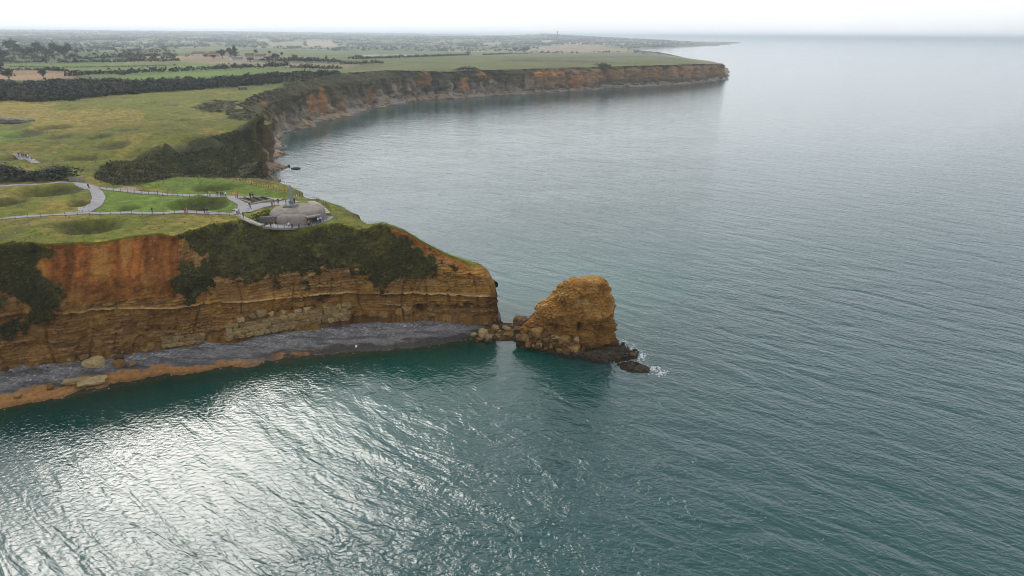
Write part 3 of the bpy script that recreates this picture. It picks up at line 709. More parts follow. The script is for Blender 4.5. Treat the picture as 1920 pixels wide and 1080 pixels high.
# swell comes in from the open sea, swings round the sea stack and turns in to the beach
stk = P(1150, 690, 0)[:2]
pA, pB = P(1330, 800), P(1800, 980)                          # a crest seen in the photograph
cd = (pB - pA)[:2] / np.linalg.norm((pB - pA)[:2]); wd_ = np.array([cd[1], -cd[0]]); wd_ *= -np.sign(wd_[1])
relx, rely = sx - stk[0], sy - stk[1]; rad = np.hypot(relx, rely) + 1e-6
dot = relx * wd_[0] + rely * wd_[1]; crs = relx * cd[0] + rely * cd[1]
shadow = (crs < 0) & (dot > -0.0)
phi = np.where(shadow, rad, dot); psi = np.where(shadow, -np.arctan2(-crs, dot) * 45, crs)
DSH = np.full(sx.shape, 1e3)
nearm = (RR < 420)
pts = np.concatenate([SHX[::8, :2]])
q = np.stack([sx[nearm], sy[nearm]], 1); dd = np.full(len(q), 1e9)
for i in range(0, len(q), 20000): dd[i:i + 20000] = np.sqrt(((q[i:i + 20000, None] - pts[None]) ** 2).sum(-1).min(1))
DSH[nearm] = dd
calm = lerp(0.45, 1.0, sstep(4, 75, DSH)) * lerp(0.8, 1.25 + .45 * sstep(300, 180, sy), sstep(-45, 30, crs + 0 * relx)) * (1 - .5 * sstep(150, 620, sy))
k = np.exp(-DSH / 45) * sstep(25, -60, relx)
phi = lerp(phi, DSH * -1.0 + 0 * phi, k * 0.35)
deep = np.array([0.0025, 0.047, 0.047]); shal = np.array([0.004, 0.024, 0.014]); tea = np.array([0.003, 0.080, 0.068])
c = np.broadcast_to(deep, sx.shape + (3,)).copy()
c = mixm(c, np.exp(-((rad - 45) / 45) ** 2) * sstep(10, -40, crs), tea)
c = mixm(c, np.exp(-DSH / 24), shal)
c = mixm(c, sstep(3.2, 0.0, DSH + fbm(sx / 3, sy / 3, 0, 3, 151)) * 0.55, (0.055, 0.042, 0.02))
t = NT('sea_water')
a = t.n('Attribute', _attribute_name='Col').outputs['Color']
wv = t.n('Attribute', _attribute_name='wave').outputs['Vector']
def wvec(sx_, sy_):
    m_ = t.n('VectorMath', _operation='MULTIPLY'); t.l(wv, m_.inputs[0]); m_.inputs[1].default_value = (sx_, sy_, 0); return m_.outputs[0]
sw0 = t.noise(1.0, wvec(1 / 6.5, 1 / 20), 3, 0.5, 0.6)
sw = t.math('POWER', sw0, 1.6)
wa = t.noise(1.0, wvec(1 / 2.4, 1 / 5), 3, 0.6, 0.8)
ri = t.noise(1.0, t.pos((1 / 1.0, 1 / 0.75, 1)), 3, 0.55, 0.4)
gust = t.ramp(t.noise(1.0, t.pos((1 / 60, 1 / 38, 1)), 3, 0.6, 1.0), [(0.35, 0.55), (0.65, 1.25)])
calm_ = t.n('SeparateXYZ', Vector=wv).outputs['Z']
h = t.math('ADD', t.math('MULTIPLY', sw, 0.66), t.math('ADD', t.math('MULTIPLY', wa, 0.30), t.math('MULTIPLY', t.math('MULTIPLY', ri, 0.14), gust)))
h = t.math('MULTIPLY', h, calm_)
t.bump(h, 1.0)
t.base(a, 0.05, 0.88); t.b.inputs['IOR'].default_value = 1.333
M_SEA = t.m
me = mesh_np('sea', np.stack([sx, sy, np.zeros_like(sx)], -1).reshape(-1, 3), grid_faces(len(azs), len(rs))[:, ::-1], True, c.reshape(-1, 3), {'wave': np.stack([phi, psi, calm], -1).reshape(-1, 3)})
link('sea', me, M_SEA, kind='structure')

# ---------------------------------------------------------------- sea stack
SY = P(1080, 662, 0)[1] + 6.0
prof = [  # pixel row, left, right at that row
    (672, 958, 1161), (660, 958, 1160), (640, 964, 1157), (620, 972, 1156), (607, 984, 1156), (595, 994, 1155), (585, 1000, 1155), (577, 1006, 1155), (570, 1018, 1154), (563, 1028, 1153), (555, 1037, 1152), (547, 1042, 1151), (540, 1047, 1149), (534, 1055, 1146), (529, 1065, 1141), (526, 1078, 1133)]
pz = np.array([PY(1080, r_, SY)[2] for r_, _, _ in prof]); pl_ = np.array([PY(l_, r_, SY)[0] for r_, l_, _ in prof]); pr_ = np.array([PY(x_, r_, SY)[0] for r_, _, x_ in prof])
zt = np.linspace(-2, pz[-1], 140); zt = np.append(zt, [pz[-1] + 0.05, pz[-1] + 0.1, pz[-1] + .12])
nth = 420; th = np.linspace(0, 2 * np.pi, nth, endpoint=False)
V = np.zeros((nth, len(zt), 3))
for k, z in enumerate(zt):
    zc = min(z, pz[-1]); l_, r_ = np.interp(zc, pz, pl_), np.interp(zc, pz, pr_)
    cx, hx = (l_ + r_) / 2, (r_ - l_) / 2
    hy = np.interp(zc / pz[-1], [-.2, 0, 0.25, 0.8, 1], [7.5, 7.0, 6.0, 4.2, 2.2])
    sh = 1.0 if k < 140 else (0.8, 0.45, 0.01)[k - 140]
    ct, sn = np.cos(th), np.sin(th); e_ = 2 / 2.7
    V[:, k, 0] = cx + hx * sh * np.sign(ct) * np.abs(ct) ** e_
    V[:, k, 1] = SY + 1 + hy * sh * np.sign(sn) * np.abs(sn) ** e_
    V[:, k, 2] = z + (0 if k < 140 else 0.25)
nx, ny = np.cos(th)[:, None], np.sin(th)[:, None]
x_, y_, z_ = V[..., 0], V[..., 1], V[..., 2]
zz = z_ + 0.5 * fbm(x_ / 8, y_ / 8, 0, 2, 161)
lowm = sstep(9.5, 7.5, zz)
ua = th[:, None] * 6.0 + 0 * z_
b1, e1 = cells(ua, zz + .5 * fbm(x_ / 2, y_ / 2, 0, 2, 160), 1.1, .6, 21); b2, e2 = cells(ua + 3, zz + .2, .5, .3, 25)
d = (b1 - .5) * .26 + (b2 - .5) * .2 - np.abs(fbm(x_ / 2.2, y_ / 2.2, z_ / 2.8, 4, 159)) * 1.1 + fbm(x_ / .7, y_ / .7, z_ / .7, 3, 158) * .25 - .2 * (e1 < .08) + fbm(x_ / 4.5, y_ / 4.5, z_ / 4.5, 4, 163) * 1.4 + np.tanh(4 * noise(zz * 1.1, x_ / 20, 0, 165)) * (0.03 + .14 * lowm) + np.tanh(4 * noise(zz * 2.7, x_ / 5, y_ / 5, 166)) * (0.04 + .12 * lowm) + np.abs(fbm(x_ / 1.1, y_ / 1.1, z_ / .9, 3, 167)) * 0.5 - 0.35 * lowm
cpx, cpy = proj(x_, y_, z_)
d = d - sum(np.exp(-(((cpx - a_) / b_) ** 2 + ((cpy - c_) / d_) ** 2)) * k_ for a_, c_, b_, d_, k_ in [(1088, 620, 4, 9, 3.0), (1040, 622, 10, 6, 1.5), (1125, 600, 3, 16, .5)]) * (ny < 0)
d *= sstep(pz[-1] + .3, pz[-1] - 1.2, z_) * 0.9 + 0.1
V[..., 0] += nx * d; V[..., 1] += ny * d
V[..., 2] += fbm(x_ / 2.5, y_ / 2.5, 3, 3, 168) * 0.5 * sstep(pz[-1] - 3, pz[-1], z_)
n1 = fbm(x_ / 3, y_ / 3, zz / 2, 4, 169); n2 = fbm(x_ / .8, y_ / .8, zz / .5, 3, 170)
c = np.broadcast_to(C_OCHRE * 1.05, V.shape).copy()
c = mixm(c, sstep(0.1, 0.6, n1), C_LIME * 0.85); c = mixm(c, sstep(0, -0.5, n1 + .3 * n2) * .7, C_BROWN * 1.2)
c = c * (0.8 + 0.24 * b1 + 0.18 * b2)[..., None]
c = mixm(c, lowm * 0.72, C_BROWN * 0.95); c = mixm(c, lowm * sstep(.2, .6, n1) * .5, C_OCHRE)
c = mixm(c, sstep(2.3, 1.1, z_ + 0.6 * n1) * 0.85, (0.045, 0.042, 0.022))
fcs = []
i = np.arange(nth)[:, None] * len(zt) + np.arange(len(zt) - 1)[None]
j = (np.arange(nth) + 1)[:, None] % nth * len(zt) + np.arange(len(zt) - 1)[None]
fcs = np.stack([i, j, j + 1, i + 1], -1).reshape(-1, 4)
me = mesh_np('sea_stack', V.reshape(-1, 3), fcs, True, np.clip(c.reshape(-1, 3) * np.array([.90, .80, .62]), .003, 1))
link('sea_stack', me, M_CLIFF, label='tall ochre rock stack standing in the water off the headland tip', category='sea stack')
# ---------------------------------------------------------------- placing by sight line on the built ground
bpy.context.view_layer.update()
DG = bpy.context.evaluated_depsgraph_get()
_org = Vector((0, 0, CAM_Z))
def hit(px, py):
    d = (px - 960) * _r + (540 - py) * _u + F_PX * _f
    ok, loc, nrm, _, ob, _ = SC.ray_cast(DG, _org, Vector(d).normalized())
    return (np.array(loc), np.array(nrm), ob.name) if ok else (P(px, py, 0), np.array([0, 0, 1.]), '')
def onland(x, y): return np.array([x, y, float(H(x, y))])

# ---------------------------------------------------------------- foliage
def leaf_cloud(cen, rad, per, size, base, var=0.35, seed=1, shell=0.55, up=0.0):
    """small leaf-sized faces spread through the volume of each clump"""
    g = np.random.default_rng(seed); n = len(cen)
    cen = np.repeat(np.asarray(cen, float), per, 0); rad = np.repeat(np.asarray(rad, float).reshape(n, -1) * np.ones(3), per, 0)
    d = g.normal(size=(n * per, 3)); d[:, 2] = np.abs(d[:, 2]) * 1.0 - 0.25; d /= np.linalg.norm(d, axis=1)[:, None]
    u = shell + (1 - shell) * g.random(n * per) ** 0.6
    lump = 1 + 0.35 * fbm(cen[:, 0] * .7 + d[:, 0] * 1.6, cen[:, 1] * .7 + d[:, 1] * 1.6, d[:, 2] * 1.6, 2, seed)
    p = cen + d * rad * (u * lump)[:, None]
    nrm = d * 1.0 + g.normal(size=d.shape) * 0.55 + np.array([0, 0, up]); nrm /= np.linalg.norm(nrm, axis=1)[:, None]
    a = np.cross(nrm, g.normal(size=d.shape)); a /= np.linalg.norm(a, axis=1)[:, None]; b = np.cross(nrm, a)
    sz = np.repeat(np.broadcast_to(np.asarray(size, float), (n,)), per) * (0.6 + 0.8 * g.random(n * per))
    a *= sz[:, None]; b *= (sz * (0.5 + 0.5 * g.random(n * per)))[:, None]
    V = np.stack([p - a - b * .6, p + a * .9 - b, p + a * .7 + b, p - a * .8 + b * .8], 1).reshape(-1, 3)
    base = np.repeat(np.broadcast_to(np.asarray(base, float), (n, 3)), per, 0)
    cl = np.repeat(1 + var * g.normal(size=n) * 0.6, per) * (1 + var * g.normal(size=n * per) * 0.7)
    c = np.repeat(np.clip(base * .82 * np.clip(cl, 0.3, 2.2)[:, None], .003, .6), 4, 0)
    return V, np.arange(n * per * 4).reshape(-1, 4), c
def mat_leaf():
    t = NT('leaves')
    a = t.n('Attribute', _attribute_name='Col').outputs['Color']
    f = t.ramp(t.noise(1.3, t.pos(), 3), [(0.3, 0.75), (0.7, 1.3)])
    return t.base(t.mixc(1.0, a, f, 'MULTIPLY'), 0.8, 0.2)
M_LEAF = mat_leaf()
M_BARK = mat_plain('bark', (0.09, 0.065, 0.045), 0.95, 0.3, 4)
M_WOODPOST = mat_plain('weathered_wood', (0.075, 0.062, 0.05), 0.9, 0.3, 6)
M_PALEWOOD = mat_plain('pale_wood', (0.30, 0.27, 0.23), 0.9, 0.3, 5)

D_GREEN = np.array([0.022, 0.030, 0.014]); M_GREEN = np.array([0.040, 0.052, 0.018]); B_GREEN = np.array([0.024, 0.038, 0.028])
# scrub on the cliff slopes and in the gully
vf = VF[:, 1:-1].reshape(-1, 3); fpx, fpy = proj(vf[:, 0], vf[:, 1], vf[:, 2])
vs = np.repeat(_toe_s[:n_front + 3][:, None], VF.shape[1] - 2, 1).ravel()
isv = front_veg(fpx, fpy, vs, vf) > 0.5
cand = vf[isv & (fpx > -60)]; sel = cand[RNG.choice(len(cand), 4600)]
r_ = RNG.uniform(0.15, 0.42, len(sel)) * (1 + 0.5 * (RNG.random(len(sel)) > .85))
gl = sstep(-0.1, 0.5, fbm(sel[:, 0] / 6, sel[:, 1] / 6, sel[:, 2] / 5, 3, 201))[:, None]
V1, F1, c1 = leaf_cloud(sel, np.stack([r_ * 1.5, r_ * 1.5, r_ * .8], 1), 16, r_ * 0.30, lerp(lerp(C_SCRUB, C_SCRUB2, gl), C_GRASS * .75, (sstep(18, 24.5, sel[:, 2]) * sstep(-.4, .4, fbm(sel[:, 0] / 4, sel[:, 1] / 4, sel[:, 2] / 3, 3, 207)))[:, None]), 0.4, 5)
me = mesh_np('cliff_scrub', V1, F1, False, c1); link('cliff_scrub', me, M_LEAF, kind='stuff')
def scatter(polyg, n, seed):
    """n points evenly over the land seen inside a pixel polygon"""
    g = np.random.default_rng(seed); w3 = np.concatenate([[P(px, py, z)[:2] for px, py in polyg] for z in (15, 33)]); lo, hi = w3.min(0), w3.max(0)
    out = np.zeros((0, 3))
    for _ in range(60):
        q = g.uniform(lo, hi, (n * 3, 2)); q = q[in_poly(q[:, 0], q[:, 1], poly)]; z = H(q[:, 0], q[:, 1]); a, b = proj(q[:, 0], q[:, 1], z)
        k = in_poly(a, b, polyg); out = np.concatenate([out, np.stack([q[k, 0], q[k, 1], z[k]], 1)])
        if len(out) >= n: break
    return out[:n]
Vs, Fs, Cs = [], [], []
def addcloud(V, Fc, c):
    off = sum(len(v) for v in Vs); Vs.append(V); Fs.append(Fc + off); Cs.append(c)
def flush(name, **pr):
    global Vs, Fs, Cs
    me = mesh_np(name, np.concatenate(Vs), np.concatenate(Fs), False, np.concatenate(Cs)); Vs, Fs, Cs = [], [], []
    return link(name, me, M_LEAF, **pr)
for i, g in enumerate(SCRUB_AREAS):
    if i == 1: continue
    p = scatter(g, (2200, 0, 160, 200, 160)[i], 210 + i); r_ = RNG.uniform(0.35, 1.1, len(p))
    gl = sstep(-0.2, 0.5, fbm(p[:, 0] / 9, p[:, 1] / 9, 0, 3, 203))[:, None]
    addcloud(*leaf_cloud(p, np.stack([r_ * 1.4, r_ * 1.4, r_ * 0.9], 1), 22, r_ * 0.28, lerp(C_SCRUB * 1.1, C_SCRUB2 * 1.15, gl), 0.45, 220 + i))
flush('gully_scrub', kind='stuff')
# bay cliff-top scrub
vb = VB[:, 40:-1].reshape(-1, 3); keep = (vb[:, 1] > 420) & (vb[:, 1] < 900) & (vb[:, 2] > 25); vb = vb[keep]
sel = vb[RNG.choice(len(vb), 1500)]; r_ = RNG.uniform(0.4, 1.0, len(sel))
addcloud(*leaf_cloud(sel, np.stack([r_ * 1.3, r_ * 1.3, r_ * .8], 1), 14, r_ * .32, lerp(D_GREEN, C_SCRUB2, RNG.random((len(sel), 1)) ** 2), 0.35, 231))
vi = VB[:, 3:-1].reshape(-1, 3); ipx, ipy = proj(vi[:, 0], vi[:, 1], vi[:, 2]); vi = vi[(vi[:, 1] < 428) & (ipx < 492) & (vi[:, 2] > 4)]
sel = vi[RNG.choice(len(vi), 1500)]; r_ = RNG.uniform(.35, .9, len(sel))
addcloud(*leaf_cloud(sel, np.stack([r_ * 1.3, r_ * 1.3, r_ * .9], 1), 16, r_ * .3, lerp(C_SCRUB, C_SCRUB2, RNG.random((len(sel), 1))), .4, 233))
flush('cliff_top_scrub', kind='stuff')
# the dark thicket across the neck of the headland
TH = [(-80, 197), (0, 189), (60, 191), (140, 188), (200, 180), (300, 173), (400, 166), (470, 161), (530, 156), (575, 151), (640, 143), (655, 138), (560, 141), (420, 150), (300, 156), (200, 155), (120, 156), (60, 160), (-80, 158)]
p = scatter(TH, 2000, 241); r_ = RNG.uniform(1.6, 3.6, len(p)); p[:, 2] += r_ * 0.3
gl = sstep(-0.1, 0.7, fbm(p[:, 0] / 30, p[:, 1] / 30, 0, 3, 243))[:, None]
addcloud(*leaf_cloud(p, np.stack([r_ * 1.25, r_ * 1.25, r_ * 1.25], 1), 34, r_ * 0.26, lerp(D_GREEN * .95, C_SCRUB2 * 0.9, gl * .8), 0.35, 245))
flush('thicket_undergrowth', kind='stuff')
# long grass on the near plateau
sx_ = RNG.uniform(-230, 5, 60000); sy_ = RNG.uniform(150, 420, 60000)
gi = in_poly(sx_, sy_, poly)
sx_, sy_ = sx_[gi], sy_[gi]; sz_ = H(sx_, sy_); gx_, gy_ = proj(sx_, sy_, sz_)
ok = (gx_ > -20)
for g in [[(180, 357), (300, 366), (430, 374), (462, 385), (448, 396), (300, 397), (165, 399), (186, 385)], [(-20, 340), (140, 338), (185, 350), (300, 358), (560, 368), (640, 400), (610, 430), (450, 412), (440, 398), (-20, 412)]]:
    ok &= ~in_poly(gx_, gy_, g)
ok &= hollow(sx_, sy_, 0) < .3
sx_, sy_, sz_ = sx_[ok], sy_[ok], sz_[ok]
nb = fbm(sx_ / 16, sy_ / 26, 0, 4, 41) * .8 + fbm(sx_ / 3.2, sy_ / 5, 0, 4, 43) * .45
col = lerp(C_GRASS, C_GOLD, sstep(0.02, .6, nb)[:, None]); rr_ = RNG.uniform(.15, .4, len(sx_))
addcloud(*leaf_cloud(np.stack([sx_, sy_, sz_ + rr_ * .3], 1), np.stack([rr_ * 1.5, rr_ * 1.5, rr_], 1), 3, rr_ * .45, col * .92, 0.22, 251, up=2.2))
flush('grass', kind='stuff')

# ---------------------------------------------------------------- single bushes, trees and hedges
def part_of(name, V, Fc, c, parent, mat=None):
    return link(name, mesh_np(name, V, Fc, False, c), mat or M_LEAF, parent)
def tube(pts, rad, n=7):
    V = []; pts = np.array(pts, float)
    for i, p in enumerate(pts):
        d = pts[min(i + 1, len(pts) - 1)] - pts[max(i - 1, 0)]; d /= np.linalg.norm(d) + 1e-9
        a = np.cross(d, [0.3, 1, 0.2]); a /= np.linalg.norm(a); b = np.cross(d, a)
        for k in range(n):
            t = 2 * math.pi * k / n; V.append(p + rad[i] * (a * math.cos(t) + b * math.sin(t)))
    Fc = [[i * n + k, i * n + (k + 1) % n, (i + 1) * n + (k + 1) % n, (i + 1) * n + k] for i in range(len(pts) - 1) for k in range(n)]
    return np.array(V), np.array(Fc)
def joinm(parts):
    V, Fc, o = [], [], 0
    for v, f in parts:
        V.append(np.asarray(v, float)); Fc.append(np.asarray(f) + o); o += len(v)
    return np.concatenate(V), np.concatenate(Fc)
def crown_mesh(kind, seed, base):
    g = np.random.default_rng(seed)
    if kind == 'conifer':
        n = 26; t = np.linspace(0.08, 1, n); a = g.uniform(0, 6.28, n); w_ = 0.34 * (1 - t) ** 0.85 + .02
        cen = np.stack([np.cos(a) * w_ * .5, np.sin(a) * w_ * .5, t], 1); rad = np.stack([w_ * .8, w_ * .8, np.full(n, .08)], 1); per, sz = 26, 0.035
    elif kind == 'bush':
        n = 16; cen = np.stack([g.uniform(-.36, .36, n), g.uniform(-.36, .36, n), g.uniform(.1, .62, n)], 1); cen[:, 2] *= 1 - 1.2 * (cen[:, 0] ** 2 + cen[:, 1] ** 2)
        rad = g.uniform(.15, .27, (n, 1)) * np.array([1, 1, 1.2]); per, sz = 44, 0.038
    else:
        n = 20; d = g.normal(size=(n, 3)); d /= np.linalg.norm(d, axis=1)[:, None]; u = g.random(n) ** .4
        cen = d * u[:, None] * np.array([.30, .30, .26]) + np.array([0, 0, .62]); rad = g.uniform(.12, .2, (n, 1)) * np.ones(3); per, sz = 38, 0.034
    return mesh_np(kind + '_crown', *leaf_cloud(cen, rad, per, sz, base, 0.32, seed, 0.5)[:2], False, leaf_cloud(cen, rad, per, sz, base, 0.32, seed, 0.5)[2])
PROTO = {}
def proto(kind, i):
    if (kind, i) not in PROTO:
        base = {'conifer': np.array([0.016, 0.030, 0.020]), 'bush': D_GREEN * (0.9 + .3 * i), 'tree': (B_GREEN, M_GREEN * .8, D_GREEN * 1.1)[i % 3]}[kind]
        g = np.random.default_rng(300 + i); cm = crown_mesh(kind, 310 + i * 7, base)
        limbs = [tube([(0, 0, -.04), (.01, .005, .2), (.0, .01, .45), (.015, 0, .7 if kind != 'bush' else .4)], [.035, .027, .02, .006])]
        if kind != 'conifer':
            for k in range(4):
                a = k * 1.6 + g.uniform(0, .8); limbs.append(tube([(0, 0, .28), (math.cos(a) * .12, math.sin(a) * .12, .42), (math.cos(a) * .24, math.sin(a) * .24, .58)], [.016, .011, .004], 5))
        tm = mesh_np(kind + '_trunk', *joinm(limbs)); tm.materials.append(M_BARK); cm.materials.append(M_LEAF)
        PROTO[(kind, i)] = (tm, cm)
    return PROTO[(kind, i)]
NT_ = [0]
def tree(name, pos, h, w, label, kind='tree', group=None, cat='tree', var=None):
    NT_[0] += 1; i = NT_[0] % 3 if var is None else var
    tm, cm = proto(kind, i)
    o = empty(name, pos, NT_[0] * 2.4, label=label, category=cat, group=group)
    for nm, m in (('trunk', tm), ('crown', cm)):
        c = bpy.data.objects.new(nm, m); COL.objects.link(c); c.parent = o
    o.scale = (w, w, h); return o
def hedge(pxs, h, label, wid=1.6, base=D_GREEN, gap=0.0, seed=0, group='hedgerows between the fields'):
    pts = gpts(pxs); d = np.concatenate([[0], np.cumsum(np.linalg.norm(np.diff(pts[:, :2], axis=0), axis=1))])
    s = np.arange(0, d[-1], h * 0.42); g = np.random.default_rng(400 + seed)
    q = np.stack([np.interp(s, d, pts[:, k]) for k in range(2)], 1) + g.normal(size=(len(s), 2)) * wid * .4
    keep = g.random(len(s)) >= gap; q = q[keep]; n = len(q)
    hh = 1.25 * h * (0.55 + 0.45 * g.random(n) + 0.25 * fbm(q[:, 0] / (h * 5), q[:, 1] / (h * 5), 0, 2, 401)); z = H(q[:, 0], q[:, 1])
    cen = np.stack([q[:, 0], q[:, 1], z + hh * 0.42], 1)
    o = empty('hedgerow', (*q.mean(0), z.mean()), label=label, category='hedge', group=group)
    V, Fc, c = leaf_cloud(cen - np.array(o.location), np.stack([hh * .5, hh * .5, hh * .6], 1), 26, hh * 0.13, base, 0.4, 410 + seed)
    part_of('foliage', V, Fc, c, o); return o
for px, py, wpx, hm, lab in [(16, 338, 56, 5.0, 'dark round bush at the left edge beside the upper path'), (112, 334, 62, 5.2, 'wide dark bush standing just left of the wooden hurdle'), (62, 336, 40, 2.6, 'low dark bush between two taller round bushes'),
                             (-40, 340, 60, 4.5, 'dark bush cut off by the left edge')]:
    p = ground(px, py); tree('bush', p, hm * 1.25, wpx * np.linalg.norm(p - [0, 0, 75]) / F_PX * 1.0, lab, 'bush', None, 'bush')
for px, py, wpx, hpx, lab in [(18, 153, 24, 18, 'dark round tree in front of the bare pink field, left of another'), (82, 149, 16, 15, 'dark tree standing at the right end of the bare pink field'), (2, 131, 16, 14, 'dark tree at the left edge above the pink field'), (144, 142, 20, 9, 'low dark tree in the hedge beside the bright green field'), (5, 118, 26, 18, 'broad tree at the left edge below the tree clump')]:
    p = ground(px, py); k = np.linalg.norm(p - [0, 0, 75]) / F_PX
    tree('field_tree', p, hpx * k, wpx * k, lab, 'tree', 'single trees in the fields')
CL = [(26, 104, 26, 22, 'tall'), (38, 106, 16, 14, 'grey green'), (60, 112, 26, 17, 'dark'), (71, 105, 16, 20, 'tall dark'), (80, 106, 15, 16, 'broad'), (92, 112, 22, 15, 'round dark'), (100, 104, 16, 19, 'pale green'), (110, 105, 14, 16, 'light green'), (122, 111, 30, 18, 'very dark broad'),
      (128, 104, 14, 18, 'tall dark pointed'), (138, 112, 18, 9, 'low'), (145, 104, 12, 9, 'small grey'), (48, 110, 14, 10, 'small'), (10, 112, 18, 13, 'broad dark')]
wh = ['at the left end of the clump', 'beside the tallest tree of the clump', 'left of centre at the front of the clump', 'behind the front row left of centre', 'in the middle of the clump', 'front centre of the clump', 'behind the centre of the clump', 'behind the right half of the clump', 'at the front right of the clump', 'behind the right front tree', 'ending the clump on the right', 'beyond the right end of the clump', 'between the left end and the front trees', 'left of all the clump']
for (px, py, wpx, hpx, ad_), wtx in zip(CL, wh):
    p = ground(px, py); k = np.linalg.norm(p - [0, 0, 75]) / F_PX
    tree('clump_tree', p, hpx * k * 1.05, wpx * k * 1.1, f'{ad_} leafy tree {wtx} beyond the green field', 'tree', 'tree clump on the far left')
p = ground(441, 107); k = np.linalg.norm(p - [0, 0, 75]) / F_PX
tree('conifer', p, 17 * k, 30 * k, 'dark pointed conifer rising behind the village houses', 'conifer', None, 'conifer')
HEDGES = [([(130, 146), (170, 142), (240, 141)], 5.0, 'dark hedge running right from the bare pink field', 0.05), ([(228, 142), (262, 139), (312, 137)], 6.5, 'tall bushy hedge left of the bright green strip field', 0.0), ([(322, 137), (352, 135), (420, 132), (425, 131.5)], 6.0, 'broken hedge of bushes above the bright green strip field', 0.18),
          ([(430, 131), (470, 129.5), (540, 127.5)], 7.0, 'tall hedge between the pink stubble and bright green strip', 0.06), ([(545, 129), (600, 130.5), (640, 131)], 5.0, 'thin dark hedge below the pink stubble field', 0.0), ([(-20, 135), (60, 132.5), (130, 136)], 4.0, 'low hedge above the bare pink field', 0.1),
          ([(110, 119.8), (170, 119), (260, 118), (335, 116.5)], 6.0, 'long hedge behind the two green fields', 0.05), ([(0, 119), (50, 119.5), (90, 119)], 6.0, 'hedge at the foot of the tree clump', 0.1), ([(150, 112), (200, 110), (245, 109), (300, 106)], 5.5, 'hedge below the hazy far woods, left of the village', 0.1),
          ([(20, 126), (120, 127.5), (250, 125.5), (330, 123)], 1.6, 'thin low hedge line dividing the two green fields', 0.2), ([(640, 122), (680, 121.5), (720, 120)], 5.0, 'short hedge at the right end of the pink stubble', 0.05), ([(664, 112), (720, 110), (760, 109), (880, 104.5)], 5.0, 'patchy hedge at the back of the big coastal field', 0.25),
          ([(560, 117), (610, 118.5), (640, 119)], 6.0, 'dark hedge in front of the last village house', 0.0), ([(490, 116), (530, 117), (566, 117)], 7.5, 'row of bushy trees along the village edge', 0.05), ([(905, 103.5), (960, 101), (990, 101)], 4.0, 'low hedge at the far corner of the coastal field', 0.2)]
for i, (g, h_, lab, gp) in enumerate(HEDGES): hedge(g, h_, lab, gap=gp, seed=i)
# clifftop bushes on the big field's edge
for px, py, wpx, lab in [(878, 133, 46, 'dark bush mound on the cliff edge of the coastal field'), (1130, 124.5, 30, 'dark bush hanging over the far cliff edge')]:
    p = ground(px, py); k = np.linalg.norm(p - [0, 0, 75]) / F_PX; tree('bush', p, 9 * k, wpx * k, lab, 'bush', None, 'bush')

# ---------------------------------------------------------------- far woods and hedges
def fields_id(x, y):
    fu = (x * math.cos(ang) + y * math.sin(ang)) / 210 + fbm(x / 900, y / 900, 0, 2, 51) * 0.9
    fv = (-x * math.sin(ang) + y * math.cos(ang)) / 260 + fbm(x / 900, y / 900, 3, 2, 53) * 0.9
    return np.floor(fu), np.floor(fv)
n = 260000
rr_ = 1 / RNG.uniform(1 / 15000, 1 / 1250, n); aa_ = np.radians(RNG.uniform(-43, 12, n)); x_, y_ = rr_ * np.sin(aa_), rr_ * np.cos(aa_)
ins = in_poly(x_, y_, poly); x_, y_, rr_ = x_[ins], y_[ins], rr_[ins]
a0_ = fields_id(x_, y_); dl_ = 5 + rr_ * 0.0035; a1_ = fields_id(x_ + dl_, y_); a2_ = fields_id(x_, y_ + dl_)
edge_ = (a0_[0] != a1_[0]) | (a0_[1] != a1_[1]) | (a0_[0] != a2_[0]) | (a0_[1] != a2_[1])
wood = fbm(x_ / 420, y_ / 700, 0, 3, 261) + sstep(3000, 9000, rr_) * 0.22 > 0.36
wood &= rr_ > 4200
gx_, gy_ = proj(x_, y_, H(x_, y_, False))
bad = np.zeros(len(x_), bool)
for g, _c in FIELDS[:8] + FIELDS[9:]: bad |= in_poly(gx_, gy_, g)
bad |= in_poly(gx_, gy_, [(-50, 119), (340, 116), (660, 119), (1360, 98), (1360, 160), (-50, 160)]) & (rr_ < 2200)
bad |= in_poly(gx_, gy_, [(330, 92), (470, 90), (640, 96), (660, 118), (330, 116)])
bad |= in_poly(gx_, gy_, [(560, 107), (620, 97), (980, 97), (1000, 103), (780, 107.5)])
keep = (edge_ & (RNG.random(len(x_)) < np.interp(rr_, [1250, 3000, 5000], [.10, .35, .8])) | wood & (RNG.random(len(x_)) < 0.75)) & ~bad
x_, y_, rr_ = x_[keep], y_[keep], rr_[keep]
if len(x_) > 15000:
    k = RNG.choice(len(x_), 15000, False); x_, y_, rr_ = x_[k], y_[k], rr_[k]
hh = RNG.uniform(3.0, 6.5, len(x_)) * (.8 + rr_ / 11000)
V, Fc, c = leaf_cloud(np.stack([x_, y_, H(x_, y_) + hh * .4], 1), np.stack([hh * (.8 + rr_ / 8000), hh * .8, hh * .75], 1), 10, hh * 0.40, 1.5 * lerp(B_GREEN, M_GREEN, RNG.random((len(x_), 1))), 0.3, 263)
addcloud(V, Fc, c); flush('far_woods', kind='stuff')
